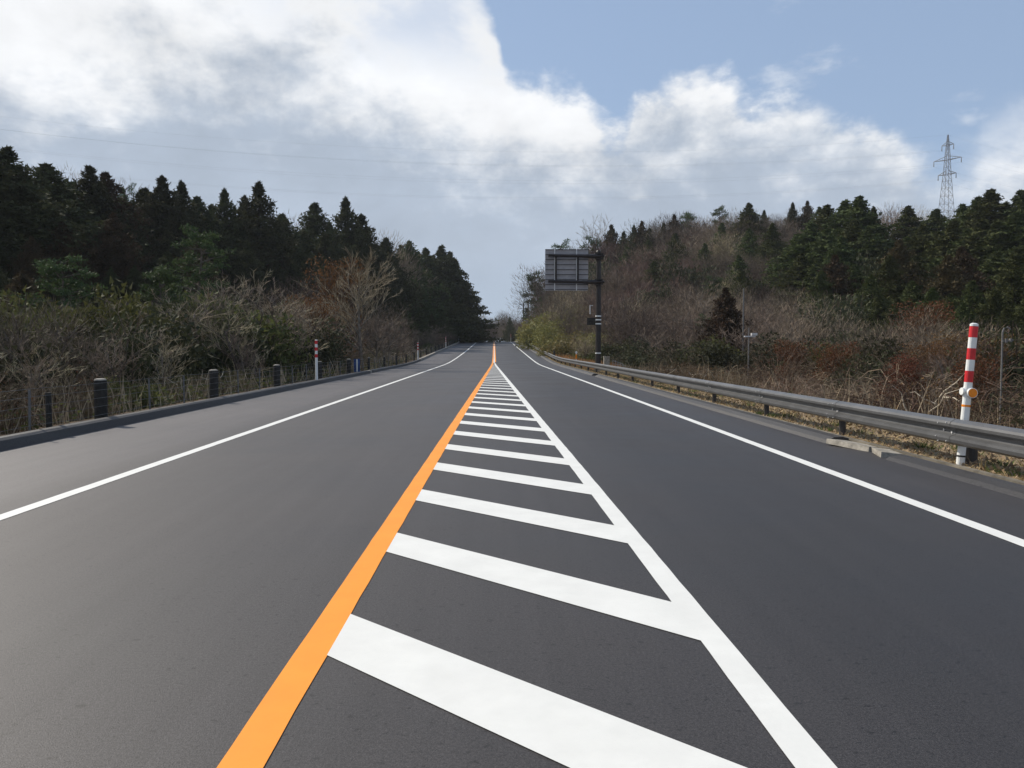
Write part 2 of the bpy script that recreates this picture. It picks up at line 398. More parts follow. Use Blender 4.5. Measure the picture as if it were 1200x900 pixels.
while True:
    y0 = 4.51+2*k; k += 1            # upper left corner of a stripe
    if y0 > 70: break
    pa = []
    for yy in (y0, y0-.61):
        xa = oc(yy)+.082
        # 45 degree run from the orange line to the diagonal line
        s = 0.0
        xa_, ya_ = xa, yy
        t = (dc(ya_)-.07-xa_)/(1-.0155) if True else 0
        pa.append(((xa_, ya_), (xa_+t, ya_-t)))
    if pa[0][1][0]-pa[0][0][0] < .05: break
    m = MB()
    (a, b), (d, c) = pa
    m.quad((a[0], a[1], rz(a[1])+.0045), (d[0], d[1], rz(d[1])+.0045), (c[0], c[1], rz(c[1])+.0045), (b[0], b[1], rz(b[1])+.0045))
    m.build('zebra_stripe', MT['white'], road)

# kerbs: rounded asphalt berms, a concrete edging, a pale concrete kerb farther out
def berm(name, prof, y0, y1, m, step=1.5, taper=True, jit=.006):
    b = MB(); yy = []; y = y0
    while y < y1: yy.append(y); y += step if y < 60 else 4
    yy.append(y1)
    n = len(prof)
    for i, y in enumerate(yy):
        for (x, z) in prof:
            b.v.append((x+random.uniform(-jit, jit), y, rz(y)+z+(random.uniform(-jit, jit)*.6 if z > 0 else 0)))
    for i in range(len(yy)-1):
        for q in range(n-1):
            b.f.append((i*n+q, i*n+q+1, (i+1)*n+q+1, (i+1)*n+q)); b.mi.append(0)
    b.f.append(tuple(range(n))); b.mi.append(0); b.f.append(tuple((len(yy)-1)*n+q for q in range(n))[::-1]); b.mi.append(0)
    o = b.build(name, MT[m]); tag(o, kind='structure'); return o
lp = [(-7.42, -.1), (-7.42, .15), (-7.36, .175), (-7.25, .17), (-7.19, .14), (-7.13, -.02)]
berm('kerb', lp, -14, 47.0, 'berm'); berm('kerb', lp, 48.2, 79, 'berm')
berm('kerb', [(-7.42, -.1), (-7.42, .16), (-7.22, .16), (-7.20, -.02)], 47.02, 48.18, 'concrete', jit=.0)
berm('kerb', [(-7.42, -.1), (-7.42, .20), (-7.14, .20), (-7.10, -.02)], 79.02, 300, 'concrete', jit=.0)
rp_ = [(5.16, -.02), (5.22, .05), (5.31, .095), (5.44, .105), (5.54, .08), (5.56, -.1)]
rn = [(5.20, -.02), (5.30, .035), (5.42, .055), (5.52, .06), (5.56, .05), (5.57, -.1)]
berm('kerb', rn, -14, 10.7, 'berm'); berm('kerb', rp_, 12.5, 41.5, 'berm'); berm('kerb', rp_, 43, 150, 'berm')
berm('edging', [(5.575, -.1), (5.575, .07), (5.64, .075), (5.64, -.1)], -14, 150, 'edging', jit=.006)
berm('kerb', [(5.30, -.02), (5.31, .14), (5.5, .14), (5.5, -.1)], 150.02, 300, 'concrete', jit=0)
for (x, y, a, sx, sy, lab) in ((5.42, 11.95, .3, .17, .42, 'pale broken concrete slab leaning in the gap of the right kerb'), (5.47, 11.1, -.2, .16, .22, 'small flat concrete slab at the near end of the kerb gap')):
    m = MB(); m.box(-sx, sx, -sy, sy, -.04, .035); o = m.build('concrete_slab', MT['concrete']); o.location = (x, y, rz(y)+.03); o.rotation_euler = (.03, .10, a)
    for v in o.data.vertices: v.co.x += random.uniform(-.03, .03); v.co.y += random.uniform(-.05, .05)
    tag(o, lab, 'concrete slab')

# ------------------------------------------------------------ guardrail
def guardrail(y0, y1, label, first_post):
    root = empty('guardrail', (5.68, y0, 0))
    pr = [(0, .60), (-.028, .597), (-.078, .568), (-.092, .54), (-.086, .505), (-.016, .468), (-.008, .44), (-.016, .412), (-.086, .385), (-.092, .355), (-.078, .315), (-.028, .283), (0, .28)]
    loop = pr+[(x+.010, z) for x, z in reversed(pr)]
    m = MB(); yy = [y0]; y = y0
    while y < y1: y += 2; yy.append(min(y, y1))
    n = len(loop)
    for y in yy:
        for (x, z) in loop: m.v.append((x, y-y0, rz(y)+z+.02))
    for i in range(len(yy)-1):
        for q in range(n): m.f.append((i*n+q, i*n+(q+1) % n, (i+1)*n+(q+1) % n, (i+1)*n+q)); m.mi.append(0)
    m.f.append(tuple(range(n))); m.mi.append(0); m.f.append(tuple((len(yy)-1)*n+q for q in range(n))[::-1]); m.mi.append(0)
    m.build('beam', MT['rail'], root, smooth=False)
    plist = list(first_post); 
    while plist[-1]+4 < y1: plist.append(plist[-1]+4)
    for y in plist:
        pr_ = .068 if abs(y-9.95) < .01 else .054; pxx = .285 if pr_ > .06 else .105
        p = MB(); p.tube([(pxx, y-y0, rz(y)-.2), (pxx, y-y0, rz(y)+.52)], pr_, 12)
        p.tube([(pxx, y-y0, rz(y)+.521), (pxx, y-y0, rz(y)+.535)], .050, 12)
        p.box(.012, pxx-.04, y-y0-.035, y-y0+.035, rz(y)+.40, rz(y)+.52)
        po = p.build('post', MT['railpost'], root, smooth=False)
        if y < 60:
            for (yy_, zz) in ((-.09, .45), (.09, .47), (-.09, .575), (.1, .555), (-.10, .345), (.09, .33), (.14, .385)) if y < 22 else ():
                b = MB(); xx = -.010 if .42 < zz < .50 else -.086
                s = .015 if .42 < zz < .50 else .007
                b.tube([(xx-.002, y-y0+yy_, rz(y)+zz), (xx-.018, y-y0+yy_, rz(y)+zz)], s, 8)
                b.build('bolt', MT['polewhite'], po)
            sp = MB()
            for (x1, z1), (x2, z2) in zip(pr, pr[1:]):
                sp.quad((x1-.004, y-y0-.16, rz(y)+z1+.022), (x2-.004, y-y0-.16, rz(y)+z2+.022), (x2-.004, y-y0+.17, rz(y)+z2+.022), (x1-.004, y-y0+.17, rz(y)+z1+.022))
            sp.build('splice_plate', MT['rail'], root)
    tag(root, label, 'guardrail')
    return root
guardrail(-6.7, 148, 'long dark brown corrugated guardrail along the right road edge', [-6, -2, 1.9, 5.9, 9.95, 13.3, 17.05, 21.15, 25.3, 29.5, 33.7, 37.7])
guardrail(166, 214, 'short far piece of guardrail at the crest beyond the pale kerb', [168])
m = MB(); m.tube([(0, 0, -.1), (0, 0, .95)], .11, 12); m.tube([(0, 0, .951), (0, 0, .98)], .09, 12)
o = m.build('rail_post', MT['railpost']); o.location = (5.95, 80, rz(80)); tag(o, 'thick dark post standing taller than the guardrail where it curves away', 'post')

# ------------------------------------------------------------ wire fence on the left
root = empty('wire_fence', (-7.62, 0, 0)); tag(root, 'wire fence with thick dark posts and thin stakes behind the left kerb', 'wire fence')
big = [9.0, 15.85, 22.2, 28.6, 35.5, 42.7]+[49.5+7*i for i in range(16)]
for y in big:
    p = MB(); r = .12 if y < 45 else .075
    p.tube([(0, y, gz(-7.6, y)-.2), (0, y, rz(y)+.86)], r, 14)
    po = p.build('thick_post', MT['darkpost'], root)
    if y < 60:
        c = MB(); c.tube([(0, y, rz(y)+.861), (0, y, rz(y)+.885), (0, y, rz(y)+.90)], [r*.95, r*.9, r*.5], 14); c.build('post_cap', MT['concrete'], po)
ends = big[:]
for a, b in zip(big, big[1:]):
    for t in (1/3, 2/3):
        y = a+(b-a)*t+random.uniform(-.15, .15)
        p = MB(); p.tube([(random.uniform(-.02, .02), y, rz(y)-.2), (0, y, rz(y)+.80)], .020, 6); p.build('thin_stake', MT['wire'], root)
p = MB(); p.tube([(-.05, 14.1, -.2), (-.05, 14.1, .72)], .05, 10); p.build('grey_stake', MT['darkpost'], root)
for q, hz in enumerate((.22, .38, .54, .69, .82)):
    m = MB(); pts = []
    for a, b in zip(big, big[1:]):
        for t in (0, 1/3, 2/3):
            y = a+(b-a)*t; pts.append((.03 if t else .125, y, rz(y)+hz)); pts.append((.08, y+1.1, rz(y+1.1)+hz-.012+random.uniform(-.012, .012)))
    m.tube([(.1, 0, hz)]+pts, .003, 4); m.build('wire', MT['wire'], root)

# ------------------------------------------------------------ snow poles / delineators
def snow_pole(h, r, detail):
    root = empty('snow_pole')
    p = MB(); n = 16 if detail else 8
    bands = [(1.0, .985, 0), (.983, .908, 1), (.908, .833, 0), (.833, .755, 1), (.755, .678, 0), (.678, .600, 1), (.600, -.08, 0)]
    for t1, t0, c in bands:
        p.m = c; rr = r*(1.03 if c else 1)
        p.tube([(0, 0, h*t0), (0, 0, h*t1)], rr, n, cap=True)
    p.m = 0; p.tube([(0, 0, h), (0, 0, h+.012)], [r*.95, r*.5], n)
    p.build('pole', [MT['pwhite'], MT['pred']], root)
    if detail:
        b = MB(); b.m = 0; b.tube([(0, 0, .43*h), (0, 0, .445*h)], r*1.05, n); b.build('orange_band', MT['preflect'], root)
        c = MB(); c.tube([(0, 0, .505*h), (0, 0, .565*h)], r*1.16, n); c.tube([(-.078, .0, .535*h), (-.03, 0, .535*h)], .045, 12)
        c.build('clamp', MT['pwhite'], root)
        e = MB(); e.tube([(.018, -.05, .528*h), (.018, -.085, .528*h)], [.062, .062], 20); e.build('reflector_rim', MT['pwhite'], root)
        f = MB(); f.tube([(.018, -.0852, .528*h), (.018, -.092, .528*h)], [.056, .050], 20); f.build('reflector', MT['preflect'], root)
        for z in (.15,):
            s = MB(); s.tube([(0, 0, z), (0, 0, z+.02)], r*1.10, n); s.build('strap', MT['darkpost'], root)
    return root
sp = snow_pole(1.79, .048, True); sp.location = (5.755, 9.84, 0); sp.rotation_euler = (0, R(4.3), 0)
tag(sp, 'red and white striped snow pole with round orange reflector tied to the near guardrail post', 'snow pole')
dp = snow_pole(1.80, .055, False)
labs = ['striped snow pole beside a thick dark post, the nearest on the left kerb', 'red and white striped snow pole where the left kerb turns pale', 'third striped snow pole along the left kerb, small in the distance',
        'fourth striped snow pole along the left kerb, close to the crest', 'farthest striped snow pole at the left end of the crest']
for i, y in enumerate((33.5, 78, 123, 168, 200)):
    o = dp if i == 0 else copy_tree(dp)
    o.location = (-7.3, y, rz(y)); tag(o, labs[i], 'snow pole', 'snow poles along the left kerb')
p = copy_tree(dp); p.location = (4.3, 208, rz(208)); p.scale = (1, 1, 1.1); p['label'] = 'tiny white marker pole on the crest right of the centre line'; p['group'] = 'snow poles on the right side'
for (x, y, hh, lab) in ((6.6, 65, 1.15, 'low orange and white marker post in dry grass left of the sign pole'), (6.6, 112, 1.1, 'small white marker post before the yellow bushes')):
    root = empty('marker_post', (x, y, gz(x, y)))
    m = MB(); m.tube([(0, 0, -.1), (0, 0, hh*.45)], .05, 10); m.build('post', MT['pwhite'], root)
    m = MB(); m.tube([(0, 0, hh*.451), (0, 0, hh*.78)], .05, 10); m.build('orange_band', MT['preflect'], root)
    m = MB(); m.tube([(0, 0, hh*.781), (0, 0, hh)], .05, 10); m.tube([(0, -.04, hh*.9), (0, -.08, hh*.9)], .09, 12); m.build('white_top', MT['pwhite'], root)
    tag(root, lab, 'marker post')

# ------------------------------------------------------------ overhead sign
SY = 49.0
root = empty('overhead_sign', (6.30, SY, rz(SY))); tag(root, 'dark brown cantilever pole carrying a large sign seen from behind over the right lane', 'road sign')
G0 = gz(6.3, SY)-rz(SY)
m = MB(); m.tube([(0, 0, G0-.3), (0, 0, 4.0), (0, 0, 7.25)], [.175, .160, .140], 20); m.build('pole', MT['signpole'], root, smooth=False)
m = MB(); m.tube([(0, 0, 7.251), (0, 0, 7.32)], [.15, .11], 20); m.build('pole_cap', MT['signpole'], root)
m = MB(); m.tube([(0, 0, G0-.2), (0, 0, G0+.12)], .27, 16); m.build('base', MT['concrete'], root)
for z in (1.15, 2.92, 3.16, 3.38):
    m = MB(); m.tube([(0, 0, z-.035), (0, 0, z+.035)], .178, 20); m.build('white_band', MT['pwhite'], root)
for z in (6.97, 5.42):
    m = MB(); m.tube([(-3.05, -.22, z+.04), (-.1, -.22, z-.02)], .085, 12); m.tube([(-1.0, -.22, z), (-.1, -.22, z-.02)], [.09, .15], 12)
    m.tube([(-.1, -.22, z), (.32, -.22, z)], .09, 12)
    a = m.build('arm', MT['signpole'], root)
    m = MB(); m.box(-.26, .26, -.30, .20, z-.17, z-.13); m.box(-.26, .26, -.30, .20, z+.13, z+.17); m.box(.17, .205, -.32, .22, z-.13, z+.13); m.box(-.26, -.225, -.32, .22, z-.13, z+.13)
    m.build('bracket', MT['signpole'], root)
for x in (-2.58, -1.26):
    m = MB(); m.box(x-.055, x+.055, -.20, -.10, 5.42, 6.97); m.build('upright', MT['signpole'], root)
    m = MB(); m.box(x-.10, x-.045, -.095, .0, 4.92, 7.40); m.build('mounting_rail', MT['signrail'], root)
m = MB(); m.box(-3.22, -.62, .03, .045, 4.93, 7.38)
pan = m.build('sign_panel', MT['signback'], root)
m = MB(); m.box(-3.20, -.64, .0455, .052, 4.95, 7.36); m.build('sign_face', MT['signblue'], pan)
for i in range(9):
    z = 4.95+i*.30
    m = MB(); m.box(-3.21, -.63, .0, .0295, z-.03, z+.03); m.build('stiffener', MT['signback'], pan)
    m = MB(); m.box(-3.21, -.63, -.012, -.0005, z+.012, z+.045); m.build('stiffener_lip', MT['darkpost'], pan)
m = MB(); m.box(-.68, -.18, -.02, .01, 2.85, 3.28); m.build('small_plate', MT['darkpost'], root)
m = MB(); m.tube([(-.5, 0, 3.5), (-.5, 0, 4.05)], .03, 8); m.tube([(-.5, 0, 4.02), (-.32, 0, 4.02)], .025, 6); m.build('small_bracket', MT['polewhite'], root)
# concrete block and mesh by the sign
m = MB(); m.box(-.17, .17, -.15, .15, -.3, .95); m.box(-.19, .19, -.17, .17, .951, 1.0); o = m.build('concrete_block', MT['concrete']); o.location = (6.95, 50, gz(6.95, 50)-.1)
tag(o, 'upright pale concrete block right of the sign pole base', 'concrete block')
root = empty('mesh_fence', (7.3, 49.8, gz(7.5, 50))); tag(root, 'low leaning grey wire mesh beside the pale concrete block', 'mesh fence')
for i in range(8):
    m = MB(); m.tube([(0+i*.16, 0, 0), (.02+i*.16, .05, .75-.07*i)], .011, 4); m.build('rod', MT['galv'], root)
for i in range(4):
    m = MB(); m.tube([(0, 0, .1+i*.19), (1.15-.18*i, .0, .1+i*.12)], .010, 4); m.build('rail', MT['galv'], root)
# blue sheet on the left fence
root = empty('blue_banner', (-7.50, 44.5, rz(44)+.15)); tag(root, 'small blue sheet with a white stripe hung on the left fence', 'banner')
m = MB()
for i in range(6): 
    z = i*.12; m.quad((-.17, .02*math.sin(i*1.7), z), (.17, .03*math.sin(i*1.1+1), z), (.17, .03*math.sin(i*1.1+2.1), z+.12), (-.17, .02*math.sin(i*1.7+1.7), z+.12))
m.build('sheet', MT['blue'], root)
m = MB(); m.box(-.02, .05, -.045, -.035, .02, .70); m.build('stripe', MT['pwhite'], root)
# hooked pipe at the right
root = empty('pipe_post', (9.9, 15.6, gz(9.9, 15.6))); tag(root, 'thin grey pipe post with a hooked top in the brush at the far right', 'post')
zt = 1.80-gz(9.9, 15.6)
m = MB(); m.tube([(0, 0, -.2), (0, 0, zt-.15), (.0, 0, zt), (.03, 0, zt+.07), (.09, 0, zt+.09), (.15, 0, zt+.05)], .017, 8); m.build('pipe', MT['pole'], root)
m = MB(); m.tube([(-.02, -.02, zt-.19), (.20, -.02, zt-.16)], .016, 8); m.box(.03, .07, -.06, -.01, zt-.21, zt-.13); m.box(.12, .16, -.06, -.01, zt-.20, zt-.13); m.build('crossbar', MT['pole'], root)

# ------------------------------------------------------------ utility poles, pylon, cables
def P(x, y, Y):      # bearing and height in the view to a point at distance Y
    a = (x-600)/950; b = (450-y)/950
    F = Vector((math.sin(YAW)*math.cos(PITCH), math.cos(YAW)*math.cos(PITCH), -math.sin(PITCH)))
    r = F+a*Vector((math.cos(YAW), -math.sin(YAW), 0))+b*Vector((math.sin(YAW)*math.sin(PITCH), math.cos(YAW)*math.sin(PITCH), math.cos(PITCH)))
    return Vector((0, 0, EYE))+r*(Y/r.y)
def upole(x, ytop, Y, r, label, m, arms=1, name='utility_pole'):
    t = P(x, ytop, Y); z0 = gz(t.x, Y)-.5; h = t.z-z0
    root = empty(name, (t.x, Y, z0)); tag(root, label, 'utility pole')
    b = MB(); b.tube([(0, 0, 0), (0, 0, h)], [r, r*.75], 10); b.build('pole', MT[m], root)
    for i in range(arms):
        b = MB(); zz = h-.5-.9*i; b.box(-.9, .9, -.05, .05, zz, zz+.1)
        for q in (-.8, -.4, .4, .8): b.tube([(q, 0, zz+.101), (q, 0, zz+.3)], .05, 6)
        b.build('crossarm', MT[m], root)
    return root, h
upole(619, 352, 196, .22, 'bare utility pole near the crest, the right one of two', 'pole', 1)
r_, h_ = upole(613.5, 355, 188, .22, 'utility pole with transformers near the crest, the left one of two', 'pole', 2)
for q in (1.6, 3.2):
    m = MB(); m.tube([(.75, 0, h_-q-.6), (.75, 0, h_-q+.4)], .38, 10); m.build('transformer', MT['darkpost'], r_)
upole(871.5, 338, 56, .060, 'slim grey pole standing in the brushwood of the right slope', 'pole', 0)
r_, h_ = upole(877.5, 384, 36, .035, 'short grey pole with a small pale lamp head among bushes on the right', 'pole', 0)
m = MB(); m.box(-.2, .3, -.05, .05, h_-.42, h_-.36); m.box(.12, .36, -.1, .1, h_-.35, h_-.24); m.build('lamp_head', MT['polewhite'], r_)

PY = 300.0; tp = P(1111, 158, PY); base_z = gz(tp.x, PY)-1; H = tp.z-base_z
pyl = empty('transmission_tower', (tp.x, PY, base_z)); tag(pyl, 'tall steel lattice transmission tower rising behind the right ridge', 'pylon')
def hw(z):
    t = z/H
    return 2.9*(1-t/.72)+.85*(t/.72) if t < .72 else   .85+(.12-.85)*((t-.72)/.28)**1.3
m = MB(); nl = 17; lev = [H*(1-(1-i/nl)**1.25) for i in range(nl+1)]
cr = lambda z: [Vector((sx*hw(z), sy*hw(z), z)) for sx, sy in ((1, 1), (-1, 1), (-1, -1), (1, -1))]
for z0, z1 in zip(lev, lev[1:]):
    a, b = cr(z0), cr(z1)
    for i in range(4):
        j = (i+1) % 4
        m.tube([a[i], b[i]], .09, 4, False); m.tube([a[i], b[j]], .045, 3, False); m.tube([a[j], b[i]], .055, 3, False); m.tube([b[i], b[j]], .055, 3, False)
m.build('lattice', MT['tower'], pyl)
adir = Vector((.60, -.80, 0)).normalized()
arm_ends = []
for (zf, ln) in ((H-3.9, 2.1), (H-9.2, 4.9), (H-14.6, 3.2)):
    for s in (-1, 1):
        m = MB(); e = Vector((0, 0, zf))+adir*s*ln+Vector((0, 0, .2)); wq = hw(zf)
        for dz_, off in ((0, 1), (0, -1), (1.5, 0)):
            side = Vector((-adir.y, adir.x, 0))*off*wq*.8
            m.tube([Vector((0, 0, zf+dz_))+side+adir*s*wq*.5, e], .10, 4, False)
        for q in range(1, 6):
            f = q/6
            m.tube([Vector((0, 0, zf)).lerp(e, f), Vector((0, 0, zf+1.5)).lerp(e, f+.08)], .05, 3, False)
        m.build('arm', MT['tower'], pyl)
        m = MB(); m.tube([e, e+Vector((0, 0, -1.9))], [.12, .16], 6); m.build('insulator', MT['tower'], pyl)
        arm_ends.append(Vector((tp.x, PY, base_z))+e+Vector((0, 0, -1.9)))
arm_ends.append(Vector((tp.x, PY, base_z+H)))
side = Vector((-adir.y, adir.x, 0))            # across the arms
ch = {0: 'top left arm', 1: 'top right arm', 2: 'wide left arm', 3: 'wide right arm', 4: 'lower left arm', 5: 'lower right arm', 6: 'tower peak'}
for i, e in enumerate(arm_ends):
    # away to the left over the road, to a tower out of view on the left hill
    root = empty('power_line', e); tag(root, 'thin overhead cable running across the sky from the %s of the steel tower' % ch[i], 'power line', 'power lines')
    for nm, tgt, sag in (('left_span', Vector((-330, 250, e.z+22)), 20), ('right_span', Vector((tp.x+260, PY+60, e.z-14)), 9)):
        m = MB(); pts = []
        for q in range(33):
            t = q/32; p = e.lerp(tgt+(Vector((0, 1, 0))*(i-3)*2 if nm == 'left_span' else Vector((0, 0, 0))), t); p.z -= sag*4*t*(1-t); pts.append(p-e)
        m.tube(pts, .011, 4); m.build('cable', MT['cable'], root)

# ------------------------------------------------------------ plants
rnd = random.Random(11)
def rv(r, s=1.0):
    while True:
        v = Vector((r.uniform(-1, 1), r.uniform(-1, 1), r.uniform(-1, 1)))
        if .05 < v.length < 1: return v*s
def leaf(m, p, s, r, up=0.0, asp=.45):
    d = rv(r).normalized(); d.z = d.z*(1-up)+up; n = d.cross(rv(r)).normalized()
    m.tri(p-n*s*asp, p+n*s*asp, p+d*s)
def conifer(H, Rm, r, kind='cedar', mt='cedar', nb=190, leafsz=.30):
    root = empty('conifer_tree')
    t = MB(); lean = r.uniform(-.015, .015)*H
    t.tube([(0, 0, -1), (lean*.3, 0, H*.5), (lean, 0, H*.97)], [Rm*.085, Rm*.06, .03], 7)
    c = MB()
    for i in range(nb):
        f = (i+.5)/nb; f = f**.85
        f = min(.995, max(.06, f+r.uniform(-.02, .02)))
        if kind == 'cedar': prof = min(1, 1.55*(1-f)**.9)*(.75+.25*min(1, f/.25))
        elif kind == 'spire': prof = min(1, 1.40*(1-f)**.86)
        else: prof = min(1, 1.30*(1-f)**.86)
        lobes = 1+.22*math.sin(f*17+i*.1)+r.uniform(-.25, .2)
        ln = max(.10, Rm*prof*lobes); a = i*2.399+r.uniform(-.4, .4)
        dirv = Vector((math.cos(a), math.sin(a), 0))
        base = Vector((lean*f, 0, H*f))
        drop = {'cedar': -.05, 'spire': .25, 'fir': -.22}[kind]
        up = ln*drop
        tip = base+dirv*ln+Vector((0, 0, up+r.uniform(-.1, .25)*ln))
        if ln > .8: t.tube([base, base.lerp(tip, .55)+Vector((0, 0, .03*ln)), tip.lerp(base, .12)], [.04+.012*ln, .02, .008], 3, False)
        nc = max(2, int(ln*2.6))
        for q in range(nc):
            g_ = .30+.75*(q+r.random())/nc
            ctr = base.lerp(tip, g_)+rv(r, .16*ln)
            if kind == 'fir': ctr.z = base.lerp(tip, g_).z+r.uniform(-.08, .10)
            rad = (.10+.17*min(1, ln)+.13*ln*(1.2-g_))*(1.0 if kind != 'fir' else 1.1)
            for _ in range(13):
                o = rv(r, rad*1.25)
                if kind == 'fir': o.z *= .35
                leaf(c, ctr+o, leafsz*r.uniform(.6, 1.25), r, .35 if kind == 'cedar' else (.5 if kind == 'spire' else -.05), .32)
    for _ in range(26):
        leaf(c, Vector((lean, 0, H*r.uniform(.955, .99)))+rv(r, .06), leafsz, r, .85, .16)
    t.build('trunk', MT['barkdark'], root); c.build('crown', MT[mt], root)
    return Proto(root)
def pine(H, Rm, r, mt='pine', pads=34):
    root = empty('pine_tree'); t = MB(); c = MB()
    pts = [Vector((0, 0, -.6))]; p = Vector((0, 0, 0)); d = Vector((0, 0, 1))
    for i in range(7):
        p = p+d*H/7; d = (Vector((0, 0, 1))+rv(r, .28)).normalized(); pts.append(p.copy())
    t.tube(pts, [Rm*.05*(1-.11*i) for i in range(len(pts))], 7)
    for i in range(pads):
        f = .30+.70*(i/pads); b = pts[0].lerp(pts[1], 0)
        idx = min(len(pts)-2, int(f*(len(pts)-1))); fr = f*(len(pts)-1)-idx; b = pts[idx].lerp(pts[idx+1], fr)
        a = i*2.4+r.uniform(-.5, .5); ln = Rm*(1.1-f*.75)*r.uniform(.45, 1.1)
        tip = b+Vector((math.cos(a)*ln, math.sin(a)*ln, ln*r.uniform(.05, .45)))
        t.tube([b, b.lerp(tip, .5)+rv(r, .1*ln), tip], [.05, .03, .012], 4, False)
        for q in range(5):
            ctr = b.lerp(tip, .6+.12*q)+rv(r, .22*ln)
            for _ in range(26):
                o = rv(r, .40); o.z *= .45; leaf(c, ctr+o, r.uniform(.12, .24), r, .45, .22)
    t.build('trunk', MT['bark'], root); c.build('crown', MT[mt], root); return Proto(root)
def bare(H, r, spread=.55, mt='twig', bm='bark', lean=(0, 0), n1=15, twigw=.030, stems=1, dens=.8):
    root = empty('bare_tree'); t = MB(); c = MB()
    def grow(p, d, ln, rad, lv):
        segs = 4 if lv < 2 else 3
        pts = [p.copy()]; dirs = []
        for i in range(segs):
            d = (d+rv(r, .42 if lv else .14)+Vector((0, 0, .03*lv))).normalized()
            p = p+d*ln/segs; pts.append(p.copy()); dirs.append(d.copy())
        mbx = t if lv < 2 else c
        mbx.tube(pts, [rad*(1-.72*i/segs) for i in range(segs+1)], 6 if lv == 0 else (4 if lv == 1 else 3), False)
        if lv >= 3: return
        kids = [n1, int(7*dens), int(5*dens)][lv]
        for k in range(kids):
            f = (.25 if lv == 0 else .15)+(.75 if lv == 0 else .85)*(k+r.random())/kids
            idx = min(segs-1, int(f*segs)); q = pts[idx].lerp(pts[idx+1], f*segs-idx)
            side = rv(r); side = (side-dirs[idx]*side.dot(dirs[idx])).normalized()
            nd = (dirs[idx]*(1-spread*.55)+side*spread*(1.15 if lv == 0 else 1.0)+Vector((0, 0, .22))).normalized()
            grow(q, nd, ln*([.52, .50, .46][lv])*(1.15-.5*f)*r.uniform(.75, 1.2), max(twigw*.5, rad*(.42 if lv == 0 else .45)*(1-.5*f)), lv+1)
        for k in range(int([0, 2, 4][lv]*dens)):
            f = .3+.7*r.random(); idx = min(segs-1, int(f*segs)); q = pts[idx].lerp(pts[idx+1], f*segs-idx)
            dd = (dirs[idx]+rv(r, .8)+Vector((0, 0, .2))).normalized()*ln*.38
            n = dd.cross(rv(r)).normalized()*twigw*.5
            c.tri(q-n, q+n, q+dd)
    for s in range(stems):
        a = r.uniform(0, 6.28); sp_ = .0 if stems == 1 else .30
        d0 = Vector((lean[0]+math.cos(a)*sp_, lean[1]+math.sin(a)*sp_, 1)).normalized()
        grow(Vector((math.cos(a)*.1*(stems > 1), math.sin(a)*.1*(stems > 1), -.4)), d0, H*.74*(1 if s == 0 else r.uniform(.7, 1)), H*.014/(stems**.4), 0)
    t.build('trunk', MT[bm], root); c.build('crown', MT[mt], root); return Proto(root)
def shrub(Rx, H, r, mt, n=5200, ls=.10, name='leafy_bush', lobes=9, stem='barkdark'):
    root = empty(name); c = MB(); t = MB()
    L_ = [(Vector((r.uniform(-.6, .6)*Rx, r.uniform(-.6, .6)*Rx, r.uniform(.25, .68)*H)), r.uniform(.32, .55)) for _ in range(lobes)]
    for k in range(n):
        ctr, q = L_[k % lobes]; d = rv(r).normalized()*(r.random()**.4)
        p = ctr+Vector((d.x*Rx*q, d.y*Rx*q, d.z*H*q*.85))
        if p.z < 0: p.z = r.uniform(0, .3)*H
        leaf(c, p, ls*r.uniform(.6, 1.4), r, .15, .38)
    for k in range(22):
        ctr, q = L_[k % lobes]; b = Vector((r.uniform(-.3, .3)*Rx, r.uniform(-.3, .3)*Rx, -.2))
        e = ctr+rv(r, .5*H*q)+Vector((0, 0, .25*H)); t.tube([b, b.lerp(e, .5)+rv(r, .15), e], [.02, .014, .006], 3, False)
    t.build('stems', MT[stem], root); c.build('foliage', MT[mt], root); return Proto(root)
